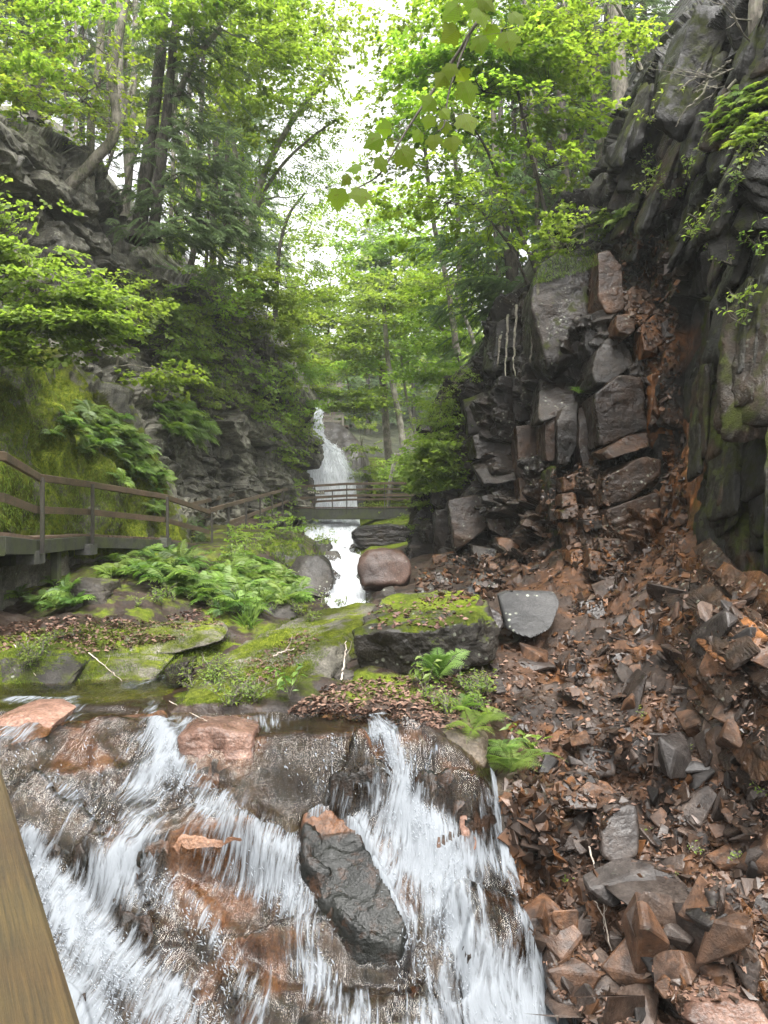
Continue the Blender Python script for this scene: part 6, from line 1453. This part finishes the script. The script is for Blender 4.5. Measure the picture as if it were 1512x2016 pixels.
for k, (X_, Y_, L_, an) in enumerate(LV):
    px, py = 600 + X_ / 3.36, Y_ / 3.36; yd = 2.55 + rg.uniform(-.1, .12); L = L_ / 3.36 / F_ * yd * 1.0
    c = P(px, py, yd); tip = np.array([math.sin(an), rg.uniform(-.35, .35), -math.cos(an)]); tip /= np.linalg.norm(tip)
    nn = np.array([rg.normal(0, .3), -1, rg.normal(.1, .35)]); y = np.cross(nn, tip); y /= np.linalg.norm(y); z = np.cross(tip, y)
    T = TL * L; V = (c - tip * L * .45) + T[:, :1] * tip + T[:, 1:2] * y + T[:, 2:] * z
    mb = MB(); mb.add(V, TF, 0, rg.random()); b = c - tip * L * .45; j = int(np.argmin(np.linalg.norm(SA - b, axis=1))); S = spline(np.array([SA[j], (SA[j] + b) / 2 + [0, 0, .006], b]), 6); tube(mb, S, .0009, 4, 1)
    nv_ = sum(map(len, mb.V)); o = part('leaf', mb, M['near'], root); o.data.materials.append(M['bark']); at_ = o.data.attributes.new('lv', 'FLOAT_VECTOR', 'POINT'); at_.data.foreach_set('vector', np.vstack([TL, np.full((nv_ - len(TL), 3), 5.0)]).astype(np.float32).ravel())
part('stem', ms, M['barkd'], root, smooth=True)

# ---------------------------------------------------------------- talus
def shard(seed, fl=(1, .72, .38), n=13, bev=.03):
    g = np.random.default_rng(seed); bm = bmesh.new()
    q = g.uniform(-1, 1, (n, 3)); q = np.sign(q) * np.abs(q) ** .6; q *= np.array(fl) / 2 * g.uniform(.8, 1.2, 3)
    for c in q: bm.verts.new(tuple(c))
    r = bmesh.ops.convex_hull(bm, input=bm.verts)
    bmesh.ops.delete(bm, geom=[v for v in bm.verts if not v.link_faces], context='VERTS')
    bmesh.ops.dissolve_limit(bm, angle_limit=.16, verts=bm.verts, edges=bm.edges)
    if bev: bmesh.ops.bevel(bm, geom=list(bm.edges), offset=bev, segments=1, affect='EDGES', profile=.6)
    bmesh.ops.triangulate(bm, faces=bm.faces); bm.verts.index_update()
    V = np.array([v.co[:] for v in bm.verts]); F = np.array([[v.index for v in f.verts] for f in bm.faces]); bm.free(); return V, F
from mathutils import Matrix, Euler
TAL = [(985,1290),(1000,1165),(900,1120),(930,1090),(1070,1080),(1150,1200),(1290,1235),(1310,1130),(1370,1090),(1520,1200),(1580,2016),(1120,2040),(1060,1870),(1060,1740),(1110,1700),(1100,1560),(1000,1450),(960,1380)]
GUL = [(1215,455),(1310,470),(1335,560),(1340,720),(1360,1150),(1318,1150),(1296,720),(1230,600)]
for k, (poly, t, tilt, lab) in enumerate([
 ([(1100,1562),(1118,1520),(1140,1512),(1185,1540),(1212,1592),(1165,1602),(1102,1590)],.35,.9,'overhanging brown rock with a black hollow beneath it in the talus'),
 ([(1183,1640),(1212,1592),(1240,1582),(1268,1592),(1258,1680),(1216,1712),(1186,1690)],.4,.5,'tall brown wedge shaped rock in the middle of the talus'),
 ([(1178,1745),(1205,1735),(1290,1733),(1352,1742),(1400,1822),(1380,1852),(1340,1842),(1250,1792)],.5,1.5,'largest long dark slab lying across the lower talus'),
 ([(1348,2035),(1362,1978),(1420,1964),(1490,1974),(1530,2035)],.5,.9,'pale orange boulder in the bottom right corner'),
 ([(1135,1432),(1175,1414),(1212,1448),(1214,1532),(1150,1535)],.35,.5,'upright grey brown rock below the grey slab'),
 ([(1238,1470),(1262,1450),(1292,1455),(1286,1502),(1243,1532)],.25,.3,'five sided grey rock right of the upright one in the talus'),
 ([(1297,1480),(1322,1462),(1348,1472),(1346,1532),(1332,1545)],.22,.2,'pointed grey green rock hanging over a black gap'),
 ([(1158,2030),(1180,1995),(1262,1988),(1315,2030)],.4,.9,'rounded wet brown rock cut by the bottom edge'),
 ([(1213,1882),(1240,1866),(1290,1866),(1296,1900),(1266,1936),(1228,1922)],.3,.6,'shiny pale faced rock under the long dark slab'),
 ([(1104,1362),(1130,1348),(1168,1376),(1150,1388)],.15,.6,'flat elongated rock lying askew high in the talus'),
 ([(1258,1880),(1300,1800),(1370,1850),(1360,1960),(1300,1950)],.5,.3,'dark shadowed rock below the right end of the long dark slab'),
 ([(1395,1760),(1440,1740),(1500,1900),(1490,1990),(1420,1850)],.3,.3,'tall leaning reddish brown slab at the lower right'),
 ([(1140,1185),(1184,1172),(1198,1210),(1165,1232),(1148,1225)],.4,.6,'square brown block at the foot of the stepped column'),
 ([(1120,1300),(1150,1290),(1160,1320),(1130,1345),(1115,1330)],.25,.3,'orange brown upright rock among shards above the upright grey one'),
 ([(1205,1440),(1240,1430),(1252,1450),(1235,1470),(1210,1465)],.2,.5,'small tan rock between the two upright rocks'),
 ([(1055,1810),(1085,1790),(1110,1815),(1105,1870),(1065,1860)],.3,.4,'dark wet rock beside the thin waterfall on the right'),
 ([(1080,1900),(1130,1880),(1180,1900),(1190,1960),(1120,1990),(1075,1960)],.4,.6,'dark green stained rock at the foot of the talus'),
 ([(1200,1290),(1240,1280),(1250,1310),(1215,1330)],.25,.7,'grey flat rock below the stepped column')]):
    Y0 = D(np.mean([q[0] for q in poly]), np.mean([q[1] for q in poly]), 3) - t * .75 - .12
    V, F = star(poly3(poly, Y0, max(t, .3), tilt), 5, 40, .03 if t > .28 else .015, 2.0, 800 + k, chips=4, layer=.02 if t > .28 else .0)
    rockthing('rock', V, F, M['talus'] if k != 3 else M['pinkb'], lab, 'rock', smooth=True)
rg = np.random.default_rng(55)
SH = []
for i in range(12):
    V, F = shard(900 + i, (1, g_[0], g_[1]), 12, .025) if (g_ := [(.75, .35), (.6, .2), (.8, .55), (.5, .4)][i % 4]) else None
    mb = MB(); mb.add(V, F); me = mesh_from('rock', mb, M['talus']); me['x'] = i
    for nm in ('moss', 'stain'): a = me.attributes.new(nm, 'FLOAT', 'POINT'); a.data.foreach_set('value', np.full(len(V), 0.0 if nm == 'moss' else [0, .08, .3, 0][i % 4], np.float32))
    SH.append(me)
def orient(n, g, flat=.35):
    q = Vector(n + g.normal(0, flat, 3)).to_track_quat('Z', 'Y').to_matrix().to_4x4() @ Matrix.Rotation(g.uniform(0, 6.28), 4, 'Z'); return q
pts = np.vstack([samp(TAL, 262, rg), samp(GUL, 22, rg), samp([(1190,1120),(1320,1080),(1330,1240),(1200,1240)], 12, rg)])
for i, (px, py) in enumerate(pts):
    if any(inpoly(np.array([px]), np.array([py]), e_)[0] for e_ in EXC): continue
    o = bpy.data.objects.new('rock', SH[i % 12]); SC.collection.objects.link(o); g = 262 <= i < 284
    s = (rg.uniform(.13, .3) + .34 * rg.random() ** 2.5) * (1.1 if not g else 1.0) * (1 if D(px, py) < 11 or g else 1.15) * (1.7 if i % 12 in (1, 5) and not g else 1)
    o.matrix_world = Matrix.Translation(Vector(on(px, py, -.02))) @ orient(slope_n(px, py), rg, .32) @ Matrix.Diagonal((s, s * rg.uniform(.8, 1.2), s * rg.uniform(.7, 1.3), 1))
    tag(o, 'loose reddish shard in the steep gully against the right wall' if g else 'loose angular brown shard lying on the talus slope', 'rock', 'shards in the gully' if g else 'loose shards on the talus slope')
SHS = [shard(950 + i, [(1, .7, .3), (1, .55, .22), (1, .85, .6)][i % 3], 9, 0) for i in range(9)]
def rubble(name, label_kind, poly, n, s0, s1, g, lift=.0):
    q = samp(poly, n, g); mb = MB(); dd = []
    for e_ in EXC: q = q[~inpoly(q[:, 0], q[:, 1], e_)]
    for i, (px, py) in enumerate(q):
        V, F = SHS[i % 9]; s = s0 + (s1 - s0) * g.random() ** 3
        m = np.array(orient(slope_n(px, py), g, .45).to_3x3()); mb.add((V * s) @ m.T + on(px, py, .01 + lift), F); dd.append(np.full(len(V), g.choice([0, 0, .1, .25, .5])))
    o = obj(name, mb, M['rubble'], vattr={'moss': np.zeros(sum(map(len, dd))), 'stain': np.concatenate(dd)}); return tag(o, kind='stuff')
M['rubble'] = rock_mat('brown_rubble', ((.012, .0075, .0055), (.046, .0295, .0205), (.115, .077, .054)), moss=-.5, wet=.28, lichen=0, bumpd=.02)
rubble('rubble', 0, TAL, 5200, .02, .15, rg); rubble('gully_rubble', 0, GUL, 900, .05, .2, rg)
rubble('streamside_rubble', 0, [(815,1110),(900,1095),(1000,1090),(1010,1165),(930,1195),(820,1180)], 900, .03, .2, rg); rubble('gully_mouth_rubble', 0, [(1180,1120),(1230,1060),(1320,1060),(1340,1250),(1200,1250)], 1100, .03, .2, rg); rubble('ravine_rubble', 0, [(990,1540),(1060,1500),(1110,1560),(1120,1700),(1070,1740),(1060,1880),(1020,1800),(1000,1700)], 900, .03, .2, rg); rubble('ledge_rubble', 0, [(1060,915),(1200,905),(1220,1240),(1100,1200),(1070,1110)], 700, .04, .16, rg)

# litter of dead leaves, moss tufts and grass
def scatterstuff(name, poly, n, T, F, s0, s1, mat, g, mode='flat', off=.01):
    q = samp(poly, n, g); mb = MB()
    if poly is TAL:
        for e_ in EXC: q = q[~inpoly(q[:, 0], q[:, 1], e_)]
    pos = np.array([on(a, b, off) for a, b in q]); m = len(pos)
    if mode == 'flat': V, FF = place(T, F, pos, g.uniform(0, 6.28, m), g.normal(0, .35, m), g.normal(0, .35, m), g.uniform(s0, s1, m))
    elif mode == 'hang': V, FF = place(T, F, pos, g.normal(-1.5, .8, m), g.normal(-.9, .35, m), g.normal(0, .3, m), g.uniform(s0, s1, m))
    else: V, FF = place(T, F, pos, g.uniform(0, 6.28, m), g.normal(1.0, .35, m), g.normal(0, .3, m), g.uniform(s0, s1, m))
    mb.add(V, FF, 0, np.repeat(g.random(m), len(F))); return tag(obj(name, mb, M[mat]), kind='stuff')
LT_ = leafquad(1, .6) + np.array([-.5, 0, 0]); BL_ = np.array([[0, -.04, 0], [.5, -.05, .05], [1, 0, -.15], [.5, .05, .05]])
isl = [(560,1400),(640,1350),(700,1335),(980,1325),(960,1440),(830,1430),(600,1410)]
for nm, poly, n in (('leaf_litter', isl, 1700), ('leaf_litter', [(740,1190),(880,1170),(940,1210),(880,1235),(700,1238)], 260), ('leaf_litter', [(60,1220),(170,1210),(330,1225),(430,1225),(330,1262),(150,1290),(60,1262),(-20,1290),(-20,1230)], 2200), ('leaf_litter', [(330,1210),(430,1190),(440,1230),(330,1245)], 260), ('leaf_litter', [(440,1350),(480,1300),(600,1240),(640,1250),(560,1320),(500,1370)], 420), ('leaf_litter', TAL, 4200)):
    scatterstuff(nm, poly, n, LT_, LQF, .04, .1, 'litter', rg)
M['tuft'] = leaf_mat('moss_blade', (.035, .06, .008), (.17, .225, .03), .25, (1.1, 1.2, .7), .8, .1)
scatterstuff('moss_tufts', [(-10,700),(110,720),(210,820),(290,920),(352,1055),(200,1050),(60,1045),(-10,1040)], 15000, BL_, LQF, .04, .1, 'tuft', rg, 'hang', .03)
scatterstuff('moss_tufts', [(0,1372),(330,1345),(470,1260),(420,1225),(180,1225),(60,1260),(0,1300)], 9000, BL_, LQF, .02, .06, 'tuft', rg, 'up', .0)
scatterstuff('moss_tufts', [(340,1390),(400,1320),(560,1220),(740,1175),(690,1240),(600,1340),(480,1395)], 14000, BL_, LQF, .015, .045, 'tuft', rg, 'up', .0)
scatterstuff('moss_tufts', [(1045,560),(1060,520),(1100,495),(1170,490),(1180,520),(1120,540)], 1500, BL_, LQF, .04, .09, 'tuft', rg, 'hang', .03)
scatterstuff('grass', [(740,950),(830,935),(900,930),(900,965),(740,985)], 3000, BL_, LQF, .2, .5, 'maple2', rg, 'up', .0)
scatterstuff('moss_tufts', [(420,1110),(470,1060),(560,1040),(620,1060),(640,1095),(560,1100),(600,1190),(440,1190)], 3500, BL_, LQF, .06, .16, 'tuft', rg, 'up', .0)
scatterstuff('grass', [(470,1190),(510,1160),(520,1180),(500,1240),(480,1240)], 300, BL_, LQF, .15, .35, 'fern', rg, 'up', .0)

# fallen sticks, hanging roots
for lab, line, r in [('long pale stick lying down the lower talus', [(1158,1662),(1166,1690),(1180,1730),(1188,1790),(1198,1850),(1204,1872)], .009),
 ('short pale stick beside the long one in the lower talus', [(1168,1770),(1185,1800),(1190,1835)], .006), ('thin pale stick at the foot of the talus', [(1152,1960),(1150,2000),(1146,2020)], .006),
 ('pale twig fallen across the mossy rocks by the pool', [(175,1285),(205,1310),(240,1340)], .008), ('thin curved twig on the dark mossy boulder by the pool', [(28,1270),(42,1290),(70,1330)], .007),
 ('bent twig at the tip of the long mossy slab', [(333,1380),(370,1400),(408,1420)], .006), ('pale stick lying on the long mossy slab', [(538,1292),(560,1282),(580,1278)], .012),
 ('upright bare stick in front of the undercut slab', [(670,1340),(678,1300),(680,1262)], .012)]:
    g = np.random.default_rng(len(lab)); A = np.array([on(a, b, .07) for a, b in line]); A[:, 1] = np.linspace(A[0, 1], A[-1, 1], len(A)); A = np.array([P(q[0], q[1], y) for q, y in zip(line, A[:, 1])])
    og = A[0]; mb = MB(); S = spline(A, 18) + g.normal(0, r * .6, (18, 3)); tube(mb, S, np.linspace(r, r * .45, 18), 5, lump=.15)
    j = S[9]; tube(mb, np.array([j, j + [r * 6, -.01, r * 9], j + [r * 8, 0, r * 18]]), [r * .5, r * .35, r * .2], 4)
    tag(obj('stick', mb, M['twig'], origin=og), lab, 'stick')
RTS = [[(1385,125),(1370,150),(1340,175),(1315,200)],[(1400,145),(1380,190),(1350,215),(1330,250)],[(1440,120),(1400,150),(1360,185)],[(1445,160),(1420,200),(1405,235),(1385,270)],[(1450,175),(1440,210),(1420,250)],[(1420,165),(1390,175),(1362,182)],
 [(1060,555),(1056,600),(1048,660),(1044,715)],[(1000,620),(998,680),(995,740)],[(1018,600),(1012,680),(1012,740)],[(985,660),(980,720)]]
for k, line in enumerate(RTS):
    A = np.array([on(a, b, .12) for a, b in line]); y = np.linspace(A[0, 1], A[-1, 1], len(A)); A = np.array([P(q[0], q[1], v) for q, v in zip(line, y)]); r = .022 if k < 6 else .035
    g = np.random.default_rng(k); mb = MB(); S = spline(A, 20) + g.normal(0, .012, (20, 3)); tube(mb, S, np.linspace(r, r * .4, 20), 6, lump=.2, seed=k)
    tag(obj('root', mb, M['bark'], origin=A[0]), 'bare tree root snaking down the top of the right wall' if k < 6 else 'pale root hanging down the side of the buttress', 'root', 'roots on the right wall' if k < 6 else 'roots on the buttress')
# ---------------------------------------------------------------- haze
hz = NT('haze'); pv = hz.n('ShaderNodeVolumePrincipled'); pv.inputs['Color'].default_value = (.95, .98, .96, 1); pv.inputs['Density'].default_value = .0006; pv.inputs['Anisotropy'].default_value = .2
hz.t.links.new(pv.outputs[0], hz.out.inputs['Volume'])
mb = MB(); box(mb, (0, 75, 18), (180, 170, 54)); tag(obj('haze', mb, hz.m), kind='stuff')

ms_ = NT('spray_mist'); pv = ms_.n('ShaderNodeVolumePrincipled'); pv.inputs['Color'].default_value = (.97, .98, .98, 1); pv.inputs['Density'].default_value = .055
ms_.t.links.new(pv.outputs[0], ms_.out.inputs['Volume'])
V, F = ico(4); mb = MB(); mb.add(V * np.array([1.5, .8, 2.1]) + P(662, 965, 37.3), F); tag(obj('mist', mb, ms_.m, smooth=True), kind='stuff')
